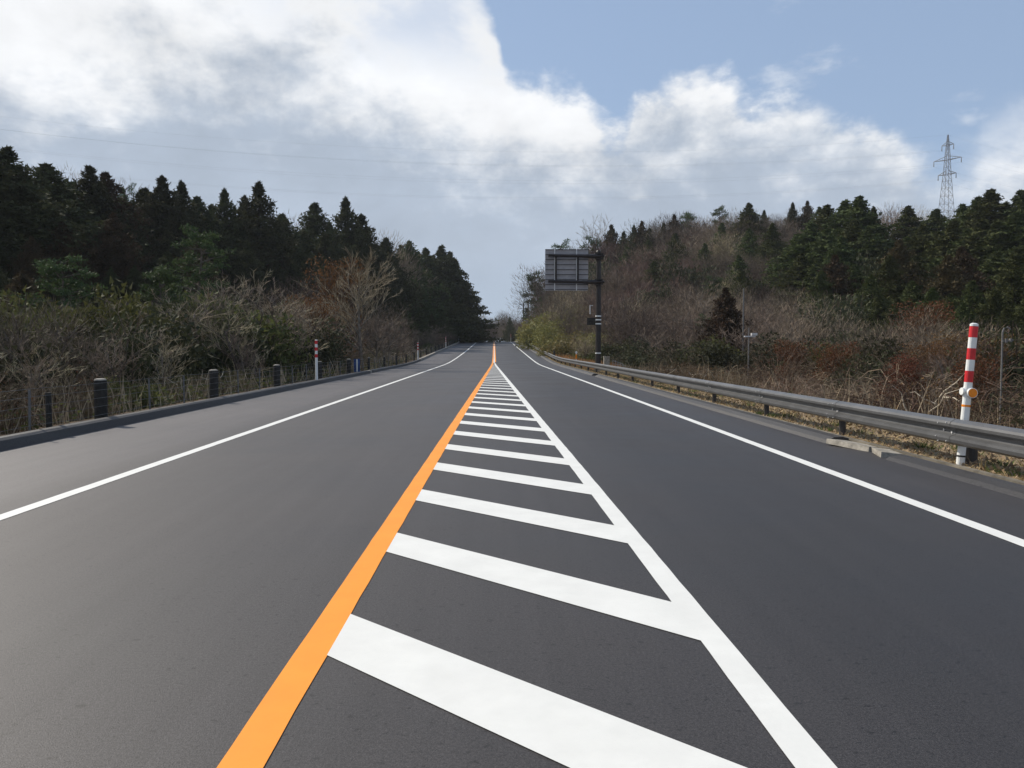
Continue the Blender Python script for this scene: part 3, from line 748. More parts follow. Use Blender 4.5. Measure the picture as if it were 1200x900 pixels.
def vines(Rx, H, r, mt='vine', n=260, name='tangled_bush', arch=1.0, leaves=None, w0=.016, erect=0.0, sticks=0):
    root = empty(name); t = MB(); c = MB()
    for k in range(n):
        a = r.uniform(0, 6.28); q = r.random()**.6
        b = Vector((math.cos(a)*q*Rx*.75, math.sin(a)*q*Rx*.75, -.1)); top_ = H*(1-.55*q*q)*r.uniform(.55, 1.08)
        a2 = a+r.uniform(-1.5, 1.5); reach = Rx*r.uniform(.25, .75)*arch
        out = Vector((math.cos(a2), math.sin(a2), 0)); pts = []
        ph = r.uniform(0, 6); end = r.uniform(1.1, 1.9) if r.random() > erect else 1.0
        for i in range(7):
            s = i/6*end
            z = top_*(1-(1-s)**2)
            pts.append(b+out*reach*s**1.3+Vector((.10*math.sin(ph+i*1.9), .10*math.cos(ph*1.3+i*2.3), z+.06*math.sin(i*2.1+ph))))
            if s > .3 and pts[-1].z < .05: break
        rad = w0*r.uniform(.4, 1.15)
        t.tube(pts, [rad*(1-.09*i) for i in range(len(pts))], 3, False)
        for _ in range(11):
            i = r.randrange(1, len(pts)); p = pts[i-1].lerp(pts[i], r.random()); dd = rv(r, .42)+Vector((0, 0, .08)); nn_ = dd.cross(rv(r)).normalized()*w0*.35
            mid = p+dd*.5+rv(r, .06)
            c.quad(p-nn_, p+nn_, mid+nn_*.7, mid-nn_*.7); c.tri(mid-nn_*.7, mid+nn_*.7, p+dd)
    c.build('twigs', MT[mt], root)
    if leaves:
        lf = MB()
        for k in range(leaves[1]):
            a = r.uniform(0, 6.28); q = r.random()**.5; z = r.uniform(.05, 1)*H*(1-.5*q*q)
            leaf(lf, Vector((math.cos(a)*q*Rx, math.sin(a)*q*Rx, z)), leaves[2]*r.uniform(.5, 1.4), r, 0, .4)
        lf.build('leaves', MT[leaves[0]], root)
    if sticks:
        t.m = 1; st = t
        for k in range(sticks):
            a = r.uniform(0, 6.28); q = r.uniform(.2, .9)*Rx; p = Vector((math.cos(a)*q, math.sin(a)*q, r.uniform(.1, .7)*H)); d = rv(r).normalized(); d.z = abs(d.z)*.9
            l_ = r.uniform(.35, 1.0); pts = [p, p+d*l_*.5+rv(r, .05), p+d*l_+rv(r, .12), p+d*l_*1.2+rv(r, .3)]
            st.tube(pts, [.022, .018, .012, .005], 4, False)
    t.build('stems', [MT[mt], MT['stick']], root)
    return Proto(root)

def roundbare(H, Rx, r, mt='twig', bm='bark', n=2600, tw=.032, tl=.62):
    root = empty('bare_tree'); t = MB(); c = MB()
    lobes = [(Vector((math.cos(k*2.4)*Rx*.5*r.uniform(.5, 1), math.sin(k*2.4)*Rx*.5*r.uniform(.5, 1), H*r.uniform(.42, .78))), r.uniform(.34, .5)) for k in range(8)]+[(Vector((0, 0, H*.78)), .42)]
    t.tube([(0, 0, -.8), (.05, 0, H*.3), (.1, .1, H*.62)], [H*.013, H*.010, H*.006], 6)
    for ctr, q in lobes:
        st = Vector((.03, .03, H*r.uniform(.15, .4)))
        mid = st.lerp(ctr, .5)+rv(r, .3); t.tube([st, mid, ctr], [H*.008, H*.005, H*.0025], 4, False)
        for _ in range(7):
            e = ctr+rv(r, Rx*q*.9); e.z += .4; t.tube([mid.lerp(ctr, r.random()), ctr.lerp(e, .5)+rv(r, .15), e], [.035, .022, .010], 3, False)
    for k in range(n):
        ctr, q = lobes[k % len(lobes)]; d = rv(r).normalized(); rr = r.random()**.5
        p = ctr+Vector((d.x*Rx*q*rr, d.y*Rx*q*rr, d.z*H*.22*rr))
        g_ = (d*.6+Vector((0, 0, .75))+rv(r, .55)).normalized()*tl*r.uniform(.5, 1.3); n_ = g_.cross(rv(r)).normalized()*tw*.5
        c.tri(p-n_, p+n_, p+g_)
        if k % 3 == 0:
            g2 = (g_+rv(r, .5*tl)); c.tri(p+g_*.3-n_*.6, p+g_*.3+n_*.6, p+g2)
    t.build('trunk', MT[bm], root); c.build('crown', MT[mt], root); return Proto(root)
CED = [conifer(14, 3.9, rnd, 'cedar', 'cedar', 230, .34), conifer(15, 4.1, rnd, 'spire', 'cedar', 240, .34), conifer(13, 4.3, rnd, 'cedar', 'cedar', 250, .36), conifer(14, 4.0, rnd, 'spire', 'cedarbrown', 230, .34)]
FIR = [conifer(13, 4.4, rnd, 'fir', 'fir', 240, .34), conifer(12, 4.2, rnd, 'fir', 'fir', 220, .34), conifer(11, 3.0, rnd, 'spire', 'fir', 190, .28)]
PIN = [pine(8, 2.6, rnd), pine(7, 2.3, rnd)]
BAR = [bare(10, rnd, .60), bare(11, rnd, .5, stems=2, n1=11), bare(9, rnd, .7, stems=3, n1=9), bare(10, rnd, .55, 'twigpale', 'bark')]
BARR = [roundbare(9, 4.2, rnd, 'twigred'), roundbare(8, 4.4, rnd, 'twigred')]
RB = [roundbare(10, 4.3, rnd), roundbare(9, 4.6, rnd), roundbare(10, 4.6, rnd, 'twigdark', n=3600), roundbare(9, 4.2, rnd, 'twigpale', n=2600), roundbare(9, 4.8, rnd, 'twigdark', n=3600)]
VIN = [vines(2.2, 2.1, rnd, leaves=('rust', 900, .07)), vines(2.0, 1.7, rnd, arch=1.3, n=300), vines(1.8, 2.8, rnd, mt='vinedark', erect=.8, n=220, leaves=('rust', 700, .06)), vines(2.4, 2.6, rnd, mt='vinedark', erect=.5, leaves=('olive', 3000, .08)), vines(2.2, 2.0, rnd, mt='vinedark', arch=1.2, n=200, leaves=('rust', 1600, .06), sticks=14)]
VINL = [vines(1.9, 2.0, rnd, n=150, mt='vinedark', leaves=('olive', 2400, .07), sticks=40), vines(1.8, 2.3, rnd, n=150, mt='vinedark', erect=.4, leaves=('greenleaf', 1500, .07), sticks=30)]
SHR = [shrub(1.6, 1.9, rnd, 'olive'), shrub(1.9, 2.2, rnd, 'greenleaf', 6000), shrub(2.2, 2.6, rnd, 'yel', 7000, .12), shrub(1.7, 1.7, rnd, 'olive', 5000, .09)]

def tree_at(pr, x, ytop, Y, label, cat, group, native, wid=1.0, rzv=None, sink=.3):
    """stand a tree at distance Y on bearing x, tall enough for its tip; native = prototype height"""
    p = P(x, ytop, Y); z0 = gz(p.x, Y)-sink; h = max(2.0, p.z-z0); s = h/pr.h
    return pr.place((p.x, Y, z0), rnd.uniform(0, 6.28) if rzv is None else rzv, (s*wid, s*wid, s), label, cat, group)
def ordinal(n):
    u = ['first', 'second', 'third', 'fourth', 'fifth', 'sixth', 'seventh', 'eighth', 'ninth', 'tenth', 'eleventh', 'twelfth', 'thirteenth', 'fourteenth', 'fifteenth', 'sixteenth', 'seventeenth', 'eighteenth', 'nineteenth']
    if n <= 19: return u[n-1]
    if n == 100: return 'hundredth'
    if n > 100: return 'hundred and '+ordinal(n-100)
    t = n//10; w1 = ['twent', 'thirt', 'fort', 'fift', 'sixt', 'sevent', 'eight', 'ninet'][t-2]
    return w1+'ieth' if n % 10 == 0 else w1+'y-'+u[n % 10-1]
def number_groups():
    by = {}
    for o in bpy.data.objects:
        if o.parent is None and 'group' in o and 'category' in o: by.setdefault((o['group'], o['label']), []).append(o)
    for (gname, lab), os_ in by.items():
        if len(os_) < 2: continue
        near = 'bush' in lab or 'mound' in lab or 'brush' in lab
        os_.sort(key=(lambda o: o.location.y) if near else (lambda o: o.location.x/max(1, o.location.y)))
        for i, o in enumerate(os_):
            l = lab+(', %s nearest' if near else ', %s from left') % ordinal(i+1)
            o['label'] = l
ORD = ['first', 'second', 'third', 'fourth', 'fifth', 'sixth', 'seventh', 'eighth', 'ninth', 'tenth', 'eleventh', 'twelfth', 'thirteenth', 'fourteenth', 'fifteenth', 'sixteenth', 'seventeenth', 'eighteenth', 'nineteenth', 'twentieth',
       'twenty-first', 'twenty-second', 'twenty-third', 'twenty-fourth', 'twenty-fifth', 'twenty-sixth', 'twenty-seventh', 'twenty-eighth', 'twenty-ninth', 'thirtieth', 'thirty-first', 'thirty-second', 'thirty-third', 'thirty-fourth']
# left ridge line, tip by tip (bearing, tip, distance, kind, width)
LS = [(-22, 172, 66, 2, 1.2), (8, 174, 68, 0, 1.25), (28, 205, 74, 2, 1.1), (56, 194, 76, 2, 1.3), (84, 215, 84, 0, 1.2), (108, 196, 80, 1, 1.0), (125, 203, 84, 3, .95), (170, 222, 92, 2, 1.1), (190, 207, 90, 1, .9), (213, 214, 94, 0, .75),
      (232, 232, 98, 2, .9), (263, 223, 100, 0, .75), (286, 231, 104, 1, .8), (303, 215, 102, 0, .85), (331, 252, 112, 2, .95), (366, 239, 116, 1, 1.05), (386, 262, 122, 0, .8), (405, 233, 122, 0, .75),
      (423, 252, 126, 1, .9), (452, 280, 138, 2, .8)]
H0 = [14, 15, 13, 14]
for i, (x, y, Y, k_, wd) in enumerate(LS):
    tree_at(CED[k_], x, y, Y, 'dark pointed conifer, the %s from the left along the left ridge line' % ORD[i], 'conifer', 'conifers along the left ridge', H0[k_], wd*1.22)
# far left wood beside the road
LF = [(470, 288, 165, 0), (479, 283, 158, 2), (490, 296, 170, 0), (498, 292, 172, 1), (508, 300, 178, 0), (518, 289, 176, 1), (527, 296, 186, 0), (533, 305, 176, 1), (538, 330, 196, 2), (542, 345, 204, 1)]
for i, (x, y, Y, k_) in enumerate(LF):
    tree_at(FIR[k_], x, y, Y, 'green conifer, the %s from the left where the left wood meets the road' % ORD[i], 'conifer', 'roadside conifers far left', (13, 12, 11)[k_], 1.15)
for x, y, Y, k_ in [(462, 325, 150, 0), (474, 330, 148, 2), (486, 335, 152, 0), (498, 338, 155, 1), (510, 342, 160, 0), (520, 335, 168, 1), (530, 345, 178, 0), (476, 360, 130, 2), (492, 362, 135, 1), (506, 368, 142, 0), (517, 366, 152, 2)]:
    tree_at(FIR[k_], x, y, Y, 'shaded conifer filling the wood under the far left clump', 'conifer', 'shaded conifers far left', (13, 12, 11)[k_], 1.0)
# shaded conifers in front of the left ridge
n = 0
for row, (Yr, y0) in enumerate(((62, 262), (74, 248), (86, 236), (52, 300))):
    x = -60+row*17
    while x < 430:
        yy = y0+rnd.uniform(-14, 22)+max(0, x-260)*.16+(20 if x > 300 else 0)
        Y = Yr+max(0, x)*.10+rnd.uniform(-4, 4)
        if not (row == 3 and x > 230):
            k_ = rnd.choice((0, 1, 2, 3, 3))
            tree_at(CED[k_], x, yy, Y, 'shaded conifer below the left ridge tips', 'conifer', 'shaded conifers of the left wood', H0[k_], rnd.uniform(1.0, 1.35))
        x += rnd.uniform(27, 40)
# bare trees peeping over the left ridge
for i, (x, y, Y) in enumerate(((35, 198, 95), (76, 196, 98), (92, 205, 98), (150, 212, 104), (245, 240, 118), (340, 250, 130), (345, 262, 128), (438, 272, 150), (455, 270, 156), (464, 284, 160), (548, 350, 210), (551, 365, 205), (545, 372, 190), (555, 378, 200))):
    lab = 'pale bare tree showing over the left ridge conifers' if i < 10 else 'bare tree where the left wood ends'
    tree_at(RB[(i*2+3) % 4], x, y, Y, lab, 'bare tree', 'bare trees over the left ridge' if i < 10 else 'bare trees where the left wood ends', 9.5, 1.15)
# mid left: pines, dead-leaved trees, bare brush trees
tree_at(PIN[0], 228, 262, 44, 'loose light green pine rising from the left brush', 'pine', None, 8.2, .95)
tree_at(PIN[1], 190, 312, 38, 'short yellowish pine just left of the loose light green pine', 'pine', None, 7.2, 1.0)
tree_at(PIN[1], 86, 300, 36, 'young bright green pine at the left among shaded conifers', 'pine', None, 7.2, 1.15)
tree_at(PIN[0], 148, 214, 92, 'open-crowned pine breaking the left ridge line', 'pine', None, 8.2, .6)
def rust_tree(H, r):
    root = empty('brown_leaved_tree'); 
    pb = bare(H, r, .6, 'twig', 'bark', stems=1, n1=12)
    ch_ = list(pb.root.children)
    for c_ in ch_: c_.parent = root
    bpy.data.objects.remove(pb.root)
    lf = MB()
    lob = [(Vector((r.uniform(-.3, .3)*H*.6, r.uniform(-.3, .3)*H*.6, H*r.uniform(.35, .9))), r.uniform(.10, .2)*H) for _ in range(16)]
    for k in range(5200):
        ctr, q = lob[k % 16]; leaf(lf, ctr+rv(r, q), .13*r.uniform(.6, 1.3), r, -.2, .4)
    lf.build('dead_leaves', MT['rust'], root); return Proto(root)
RU = rust_tree(8, rnd)
tree_at(RU, 392, 300, 62, 'tree with rust brown dead leaves before the tallest twin cedars', 'tree', None, 8.2, .9)
tree_at(RU, 372, 345, 52, 'lower rust brown leaved tree behind the nearest left snow pole', 'tree', None, 8.2, 1.2)
tree_at(RU, 190, 392, 33, 'low rust brown leaved bush in the left brush behind the thin fence stakes', 'bush', None, 8.2, 1.2)
BIG = bare(9.5, rnd, .50, 'twigpale', 'bark', lean=(.10, 0), n1=18, dens=1.2, twigw=.028)
tree_at(BIG, 425, 290, 54, 'tall pale bare tree with upswept branches growing beside the left kerb', 'bare tree', None, 9.3, 1.25, 2.0)
for (x, y, Y) in ((285, 318, 44), (315, 335, 40), (345, 350, 46), (258, 322, 50), (400, 365, 52), (440, 350, 66), (455, 365, 72), (468, 372, 84), (482, 385, 92), (120, 350, 26), (60, 355, 24), (20, 345, 22), (330, 325, 58), (360, 320, 64), (230, 350, 36), (300, 372, 32), (500, 388, 110), (512, 388, 125), (524, 386, 145), (495, 380, 118), (535, 384, 170)):
    tree_at((BAR+RB)[rnd.choice((0, 1, 2, 3, 4, 5, 6))], x, y, Y, 'grey bare tree in the left roadside brush', 'bare tree', 'bare trees of the left brush', 9.3, rnd.uniform(1.2, 1.7))
for (x, y, Y, wd) in ((-30, 372, 17, 1.2), (25, 392, 17, 1.0), (75, 400, 19, 1.1), (130, 385, 22, 1.3), (190, 380, 25, 1.2), (245, 330, 34, 1.5), (305, 322, 38, 1.5), (290, 352, 33, 1.2), (345, 345, 42, 1.3)):
    tree_at(BAR[3], x, y, Y, 'pale straggling bare tree close behind the left fence', 'bare tree', 'pale straggling trees by the left fence', 9.3, wd*1.15)
for (x, y, Y) in ((-20, 385, 21), (45, 372, 24), (100, 375, 27), (160, 362, 30), (215, 368, 33), (255, 372, 36), (310, 368, 42), (350, 375, 46), (270, 345, 46), (325, 352, 54), (10, 360, 32)):
    tree_at(SHR[rnd.choice((0, 0, 3, 1))], x, y, Y, 'dull green shrub filling the brush behind the left fence', 'bush', 'dull green shrubs behind the left fence', 2, .8)
# left roadside brush
n = 0
y = 9.0
while y < 150:
    for u in (1.6, 3.6, 6.2):
        if rnd.random() < .12: continue
        x = -7.62-u-rnd.uniform(-.5, .7); yy = y+rnd.uniform(-.8, .8); s = rnd.uniform(.55, .85)*(.75 if u < 2 else 1.15)
        if y > 60: s *= 1.15
        pr = rnd.choice(VINL+[VIN[3], VIN[2]]) if rnd.random() < .72 else rnd.choice((SHR[0], SHR[1], SHR[3]))
        if x+1.9*s > -7.9: x = -7.9-1.9*s
        leafy = pr in SHR
        pr.place((x, yy, gz(x, yy)-.1), rnd.uniform(0, 6.28), s, 'leafy green bush behind the left fence' if leafy else 'tangled brown bush behind the left fence', 'bush',
                 'leafy bushes behind the left fence' if leafy else 'tangled bushes behind the left fence')
    y += 2.6+y*.035
for (x, y, Y) in ((20, 338, 30), (60, 345, 32), (105, 335, 31), (150, 350, 34), (-10, 345, 27), (270, 350, 38), (210, 345, 40)):
    tree_at(SHR[1], x, y, Y, 'bright green bush below the left conifers', 'shrub', 'bright green shrubs on the left', 2.2, .8)

# ---------------- right hill
RS = [(600+x/4*1.0, 0, 0) for x in ()]
RSK = [(659, 281, 190, 'p'), (630, 318, 185, 'p'), (637, 345, 175, 'p'), (690, 277, 170, 'p'), (717, 264, 172, 'c'), (730, 272, 168, 'c'), (743, 265, 165, 'c'), (752, 260, 165, 'c'), (762, 268, 162, 'c'), (778, 262, 165, 'c'), (790, 252, 165, 'c'), (805, 249, 166, 'p'),
       (843, 240, 172, 'p'), (877, 239, 140, 'f'), (895, 247, 170, 'c'), (929, 238, 165, 'c'), (946, 236, 165, 'c'), (960, 243, 150, 'f'), (970, 241, 108, 'f'), (992, 236, 104, 'f'), (1008, 231, 100, 'f'), (1024, 243, 104, 'c'), (1065, 242, 108, 'f'),
       (1097, 246, 104, 'f'), (1128, 240, 100, 'f'), (1146, 232, 96, 'f'), (1162, 223, 92, 'f'), (1180, 238, 96, 'f'), (1196, 224, 90, 'f'), (1225, 222, 90, 'f')]
for i, (x, y, Y, k_) in enumerate(RSK):
    if k_ == 'p': tree_at(PIN[i % 2], x, y, Y, 'pine, the %s evergreen tip from the left on the right ridge' % ORD[i], 'pine', 'evergreens along the right ridge', (8.2, 7.2)[i % 2], .8)
    elif k_ == 'c': q = (0, 3, 1)[i % 3]; tree_at(CED[q], x, y, Y, 'dark conifer, the %s evergreen tip from the left on the right ridge' % ORD[i], 'conifer', 'evergreens along the right ridge', H0[q], .8)
    else: q = (0, 1)[i % 2]; tree_at(FIR[q], x, y, Y, 'layered conifer, the %s evergreen tip from the left on the right ridge' % ORD[i], 'conifer', 'evergreens along the right ridge', (13, 12)[q], rnd.uniform(1.25, 1.6))
# dark conifer stands on the right
for (x, y, Y) in ((935, 275, 98), (950, 262, 96), (968, 268, 90), (985, 280, 86), (1000, 262, 92), (1018, 270, 88), (1032, 285, 86), (940, 300, 86), (958, 305, 84), (978, 310, 80), (1000, 315, 78), (925, 292, 100),
                  (1062, 275, 88), (1082, 268, 86), (1100, 272, 84), (1118, 262, 82), (1135, 265, 80), (1152, 258, 78), (1170, 262, 76), (1190, 255, 76), (1210, 262, 74), (1072, 300, 78), (1095, 305, 74), (1120, 298, 72), (1145, 300, 70), (1168, 295, 68), (1192, 290, 66), (1215, 290, 64)):
    q = rnd.choice((0, 1, 1)); tree_at(FIR[q], x, y+rnd.uniform(-5, 5), Y, 'dark conifer massed on the right slope', 'conifer', 'massed conifers of the right slope', (13, 12)[q], rnd.uniform(1.3, 1.7))
for i, (x, y, Y) in enumerate(((1020, 322, 62), (1042, 300, 66), (1068, 330, 56), (1092, 338, 54), (1115, 345, 52), (1140, 330, 50), (1165, 340, 48), (1190, 300, 52), (1205, 345, 46), (962, 318, 74), (1030, 345, 56), (1180, 362, 44), (1128, 355, 48), (1052, 350, 54))):
    tree_at(FIR[2], x, y, Y, 'young olive green conifer fronting the right mass', 'conifer', 'young conifers on the right', 11, 1.15)
for i, (x, y, Y) in enumerate(((1128, 290, 66), (1055, 282, 74), (1110, 300, 62), (978, 300, 76))):
    tree_at(CED[3], x, y, Y, 'rusty brown conifer on the right slope', 'conifer', 'rusty conifers on the right slope', 14, 1.1)
tree_at(CED[3], 851, 338, 58, 'lone rust brown conifer standing in the middle of the right brush', 'conifer', None, 14, .95)
# grey and reddish bare wood of the right hill
n = 0
for row, (Yr, yb) in enumerate(((205, 262), (170, 268), (145, 285), (122, 305), (102, 325), (86, 345), (72, 362))):
    x = 632+row*9
    while x < 960-(row > 4)*20:
        sky_y = 290-(x-640)*.30 if x < 790 else 246-(x-790)*.04
        yy = max(sky_y+(4 if row < 2 else row*13), sky_y+2)+rnd.uniform(-5, 12)+row*4
        if x < 680: yy = max(yy, 296+(680-x)*1.1+row*6)
        if 685 < x < 800 and 1 <= row <= 4: pr = rnd.choice(BARR+[RB[0]]); lab = ('reddish bare tree in the thicket right of the sign', 'reddish bare trees')
        else: pr = rnd.choice(RB); lab = ('grey brown bare tree on the right hillside', 'bare trees of the right hillside')
        tree_at(pr, x, yy, Yr+rnd.uniform(-6, 6), lab[0], 'bare tree', lab[1], 9.0, rnd.uniform(1.0, 1.3))
        x += rnd.uniform(14, 21)*(1+row*.10)
for (x, y, Y) in ((1040, 238, 120), (1050, 240, 118), (1075, 240, 135), (1010, 240, 130), (1085, 246, 122), (975, 246, 140), (1115, 244, 125)):
    tree_at(RB[3], x, y, Y, 'pale bare tree on the right ridge', 'bare tree', 'pale bare trees on the right ridge', 9.2, 1.2)
tree_at(BAR[0], 703, 251, 180, 'tall bare tree standing up alone over the ridge above the sign', 'bare tree', None, 9.4, .9)
tree_at(BAR[1], 723, 254, 184, 'wide bare tree just right of the lone one above the sign', 'bare tree', None, 9.4, 1.0)
n = 0
for row, (Yr, yb) in enumerate(((150, 300), (118, 325), (96, 345), (78, 362), (62, 378))):
    x = 700+row*11
    while x < 1000-row*6:
        yy = yb-14+rnd.uniform(-18, 14)-(x-800)*.03
        q = rnd.random()
        if q < .16: tree_at(PIN[rnd.choice((0, 1))], x, yy-4, Yr, 'small dull green pine scattered on the right hillside', 'pine', 'small pines of the right hillside', 8, 1.1)
        elif q < .30: tree_at(SHR[rnd.choice((0, 3))], x, yy+8, Yr, 'dark evergreen thicket bush on the right hillside', 'bush', 'evergreen bushes of the right hillside', 2, .55)
        elif q < .42 and Yr > 90: tree_at(FIR[2], x, yy-6, Yr, 'small green conifer scattered on the right hillside', 'conifer', 'small green conifers of the right hillside', 14, 1.3)
        else: tree_at(rnd.choice(RB+BAR[:3]), x, yy, Yr, 'grey brown bare tree on the right hillside', 'bare tree', 'bare trees of the right hillside', 9, rnd.uniform(1.3, 1.8))
        x += rnd.uniform(22, 34)*(1+row*.14)
for (x, y, Y) in ((1000, 378, 38), (1045, 385, 34), (975, 400, 30), (930, 398, 34), (1085, 400, 27), (1120, 388, 28), (1160, 392, 24), (1020, 410, 27), (890, 402, 38), (1190, 380, 24), (1065, 415, 22), (1145, 415, 20)):
    q = rnd.random()
    if q < .5: tree_at(SHR[rnd.choice((0, 3))], x, y+6, Y, 'dark olive shrub among vines behind the right guardrail', 'bush', 'dark shrubs among the right vines', 2, .8)
    else: tree_at(RU, x, y, Y, 'low brown leaved tree behind the right guardrail', 'tree', 'brown leaved trees among the right vines', 8, 1.2)
for row, (Yr, yb) in enumerate(((196, 306), (178, 322), (160, 340))):
    x = 640+row*7
    while x < 850:
        tree_at(rnd.choice(RB+BARR[:1]), x, yb+rnd.uniform(-8, 10), Yr, 'grey brown bare tree on the right hillside', 'bare tree', 'bare trees of the right hillside', 9, rnd.uniform(1.3, 1.8))
        x += rnd.uniform(20, 30)
for (x, y, Y) in ((795, 258, 158), (812, 256, 152), (826, 254, 150), (842, 252, 146), (858, 250, 144), (872, 252, 140), (888, 252, 146), (905, 251, 140), (920, 254, 138), (835, 268, 136), (862, 270, 132), (890, 272, 128), (912, 272, 124), (810, 274, 140), (850, 290, 118), (880, 296, 112), (905, 298, 108), (820, 296, 122), (795, 300, 126)):
    tree_at(rnd.choice(RB), x, y, Y, 'grey brown bare tree on the right hillside', 'bare tree', 'bare trees of the right hillside', 9, rnd.uniform(1.3, 1.7))
for (x, y, Y, w_) in ((846, 262, 138, 1.1), (792, 274, 140, 1.2), (760, 282, 150, 1.1), (826, 286, 124, 1.2), (878, 268, 126, 1.2), (905, 262, 118, 1.1), (735, 290, 152, 1.1), (866, 300, 104, 1.2)):
    tree_at(FIR[rnd.choice((0, 1, 2))], x, y, Y, 'dull green conifer among bare trees right of the sign', 'conifer', 'green conifers among the right bare trees', 13, w_)
for (x, y, Y, w_) in ((993, 345, 58, .75), (975, 368, 50, .7), (905, 318, 90, .6), (808, 300, 110, .6), (940, 392, 40, .6), (770, 330, 100, .6), (1010, 300, 84, .6)):
    tree_at(SHR[(0, 3)[w_ > .65]], x, y, Y, 'big dark evergreen crown rounded above the right brush', 'tree', 'round evergreen crowns on the right', 2, w_)
# mid right brush trees
for (x, y, Y) in ((905, 365, 52), (930, 352, 50), (955, 348, 48), (880, 372, 48), (900, 350, 62), (980, 362, 44), (1000, 372, 40), (1020, 380, 36), (925, 372, 42), (945, 385, 36), (1050, 368, 38), (1080, 362, 34), (1110, 372, 30), (1150, 378, 30), (1185, 382, 26),
                  (740, 365, 70), (770, 360, 66), (800, 355, 64), (822, 362, 60), (720, 372, 78), (760, 385, 56), (790, 388, 52), (830, 395, 46), (700, 368, 90), (1210, 385, 24), (1135, 392, 24)):
    tree_at((BAR+RB)[rnd.choice((0, 1, 2, 4, 5, 6))], x, y+rnd.uniform(-4, 4), Y, 'spindly bare tree in the right roadside brush', 'bare tree', 'bare trees of the right brush', 9.2, rnd.uniform(1.2, 1.6))
tree_at(RU, 1085, 352, 40, 'bushy tree with red brown dead leaves behind the right guardrail', 'tree', None, 8.2, 1.3)
# yellow green bamboo-like bushes left of the sign pole
for i, (x, y, Y) in enumerate(((636, 372, 150), (648, 362, 135), (660, 358, 122), (672, 366, 112), (684, 372, 100), (655, 378, 105), (670, 384, 92), (640, 384, 125), (692, 380, 86), (712, 386, 80), (728, 384, 74))):
    tree_at(SHR[2], x, y, Y, 'yellow green leafy bush left of the sign pole', 'bush', 'yellow green bushes by the sign', 2.5, 1.1, None, .5)
for i, (x, y, Y) in enumerate(((718, 400, 66), (735, 395, 62), (752, 402, 58), (700, 396, 72), (768, 408, 50), (800, 398, 52), (850, 395, 45), (872, 392, 42), (1000, 390, 44), (965, 405, 34), (1020, 352, 60), (985, 345, 66))):
    tree_at(SHR[(1, 0, 3)[i % 3]], x, y, Y, 'rounded green bush right of the sign pole', 'bush', 'green bushes right of the sign', (2.2, 1.9, 1.7)[i % 3], 1.1)
# vine mounds right behind the guardrail
y = 9.0
while y < 120:
    for u in (2.6, 4.8, 7.5, 10.5):
        if u < 3 and (y < 20 or rnd.random() < .45): continue
        if rnd.random() < .1: continue
        x = 6.0+u+rnd.uniform(-.5, .8); yy = y+rnd.uniform(-1, 1); s = rnd.uniform(.62, .95)*(1.0 if u > 4 else .6)
        q = rnd.random()
        pr = VIN[0] if q < .20 else VIN[1] if q < .38 else VIN[2] if q < .52 else VIN[3] if q < .72 else VIN[4] if q < .92 else SHR[0]
        leafy = pr is SHR[0]
        pr.place((x, yy, gz(x, yy)-.1), rnd.uniform(0, 6.28), s, 'olive leafy bush behind the right guardrail' if leafy else 'mound of dry vines behind the right guardrail', 'bush',
                 'olive bushes behind the right guardrail' if leafy else 'vine mounds behind the right guardrail')
    y += 2.9+y*.04
# far woods past the crest
for i in range(34):
    x = 556+i*2.1; Y = rnd.uniform(300, 380)
    tree_at(rnd.choice(RB), x, 376+rnd.uniform(-6, 10)-(8 if 584 < x < 600 else 0), Y, 'hazy bare tree beyond the road crest', 'bare tree', 'far bare trees beyond the crest', 9.3, 1.0)
tree_at(FIR[2], 597.5, 372, 300, 'tiny dark conifer among far bare trees beyond the crest', 'conifer', None, 11, .8)
for i, (x, y, Y) in enumerate(((607, 386, 230), (613, 384, 222), (620, 380, 212), (627, 378, 204), (604, 390, 240), (632, 352, 190), (622, 362, 215), (640, 345, 180))):
    if i < 5: tree_at(SHR[0], x, y, Y, 'dark evergreen bush at the foot of the two utility poles', 'bush', 'evergreen bushes by the utility poles', 1.9, .8)
    else: tree_at(RB[1], x, y, Y, 'bare tree at the left foot of the right hill', 'bare tree', 'bare trees at the foot of the right hill', 9.3, 1.2)

for pr in CED+FIR+PIN+BAR+BARR+RB+VIN+VINL+SHR+[RU, BIG]: pr.drop()

number_groups()

# ------------------------------------------------------------ ground cover (uncountable)
r3 = random.Random(5)
m = MB()
for _ in range(24000):                   # dry grass of the right verge
    y = 6+r3.random()**1.7*110; x = 5.72+r3.random()**1.3*4.5; z = gz(x, y)
    h = r3.uniform(.02, .06)*(1+(r3.random() < .06)*1.8)*(1+y*.012); a = r3.uniform(0, 6.28); wv = .006+.0006*y
    p = Vector((x, y, z)); n = Vector((math.cos(a), math.sin(a), 0))*wv
    m.tri(p-n, p+n, p+Vector((r3.uniform(-.1, .1), r3.uniform(-.1, .1), h)))
tag(m.build('dry_grass', MT['straw']), 'straw coloured dry grass on the verge by the guardrail', 'grass', kind='stuff')
m = MB()
for _ in range(150):
    y = 7+r3.random()**1.5*70; x = 5.75+r3.random()*3.2; n_ = 45
    for q in range(n_):
        a = r3.uniform(0, 6.28); d = r3.random()*.16; px, py = x+math.cos(a)*d, y+math.sin(a)*d; p = Vector((px, py, gz(px, py)))
        n = Vector((math.sin(a), math.cos(a), 0))*(.006+.0004*y)
        m.tri(p-n, p+n, p+Vector((math.cos(a)*.06, math.sin(a)*.06, r3.uniform(.03, .11))))
tag(m.build('grass_tufts', MT['grass']), 'green grass tufts scattered along the right verge', 'grass', kind='stuff')
m = MB()
for _ in range(22000):
    y = 6+r3.random()**1.6*60; x = 5.72+r3.random()*4.5; p = Vector((x, y, gz(x, y)+r3.uniform(.01, .05)))
    leaf(m, p, r3.uniform(.03, .075), r3, 0, .4)
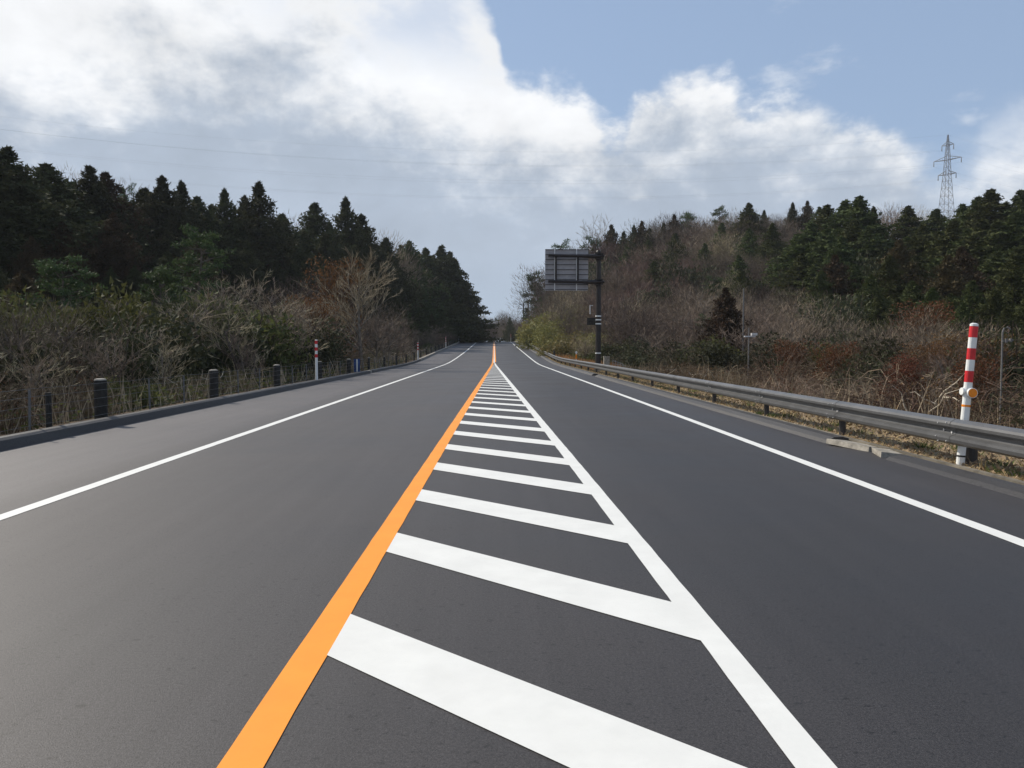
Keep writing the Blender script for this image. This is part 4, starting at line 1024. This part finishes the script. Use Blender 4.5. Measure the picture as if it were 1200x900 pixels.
tag(m.build('fallen_leaves', MT['dead']), 'dry brown leaves littering the right verge', 'leaves', kind='stuff')
m = MB()
for _ in range(9000):                     # orange grass bank by the sign
    y = 50+r3.random()*75; x = 6.2+r3.random()*4.5; p = Vector((x, y, gz(x, y))); a = r3.uniform(0, 6.28); n = Vector((math.cos(a), math.sin(a), 0))*.03
    m.tri(p-n, p+n, p+Vector((r3.uniform(-.1, .1), r3.uniform(-.1, .1), r3.uniform(.25, .65))))
tag(m.build('tall_grass', mat('rusty_tall_grass', (.34, .185, .085), .85, .2, var=.35, nscale=1.2, transl=.25)), 'tall rusty orange grass on the bank left of the sign pole', 'grass', kind='stuff')
m = MB()
def under(x, y, h):
    p = Vector((x, y, gz(x, y)-.05)); q = p+Vector((r3.uniform(-.4, .4)*h, r3.uniform(-.4, .4)*h, h)); n = rv(r3).cross(q-p).normalized()*(.008+.00022*y)
    mid = p.lerp(q, .5)+rv(r3, .08*h); m.quad(p-n, p+n, mid+n*.8, mid-n*.8); m.tri(mid-n*.8, mid+n*.8, q)
for _ in range(26000):
    y = 8+r3.random()**1.4*140
    if r3.random() < .45: under(-8.1-r3.random()**1.3*(12+y*.25), y, r3.uniform(.3, 1.1))
    else: under(8.3+r3.random()**1.2*(14+y*.45), y, r3.uniform(.3, 1.3))
tag(m.build('undergrowth', MT['vine']), 'low dry stalks and weeds covering the ground under the trees', 'undergrowth', kind='stuff')
m = MB()
for _ in range(30000):
    y = 8+r3.random()**1.3*110
    x = -8.0-r3.random()**1.3*(11+y*.2) if r3.random() < .6 else 8.5+r3.random()**1.2*(14+y*.3)
    p = Vector((x, y, gz(x, y)+r3.uniform(.02, .5)**1.3)); leaf(m, p, r3.uniform(.06, .13)*(1+y*.006), r3, .2, .4)
tag(m.build('ground_weeds', MT['greenleaf']), 'green leafy weeds among the dry stalks of both banks', 'weeds', kind='stuff')

# ------------------------------------------------------------ thin winter haze
hm = bpy.data.materials.new('thin_haze'); hm.use_nodes = True; ht = hm.node_tree; ht.nodes.remove(ht.nodes['Principled BSDF'])
pv = ht.nodes.new('ShaderNodeVolumePrincipled'); pv.inputs['Color'].default_value = (.86, .92, 1, 1); pv.inputs['Density'].default_value = .00016
ht.links.new(pv.outputs[0], ht.nodes['Material Output'].inputs['Volume'])
zb = min(v[2] for v in g.v)
m = MB(); m.box(-2510, 2510, -410, 4010, zb-1, 112); o = m.build('haze', hm); tag(o, 'thin pale winter haze over the whole valley', 'haze', kind='stuff')
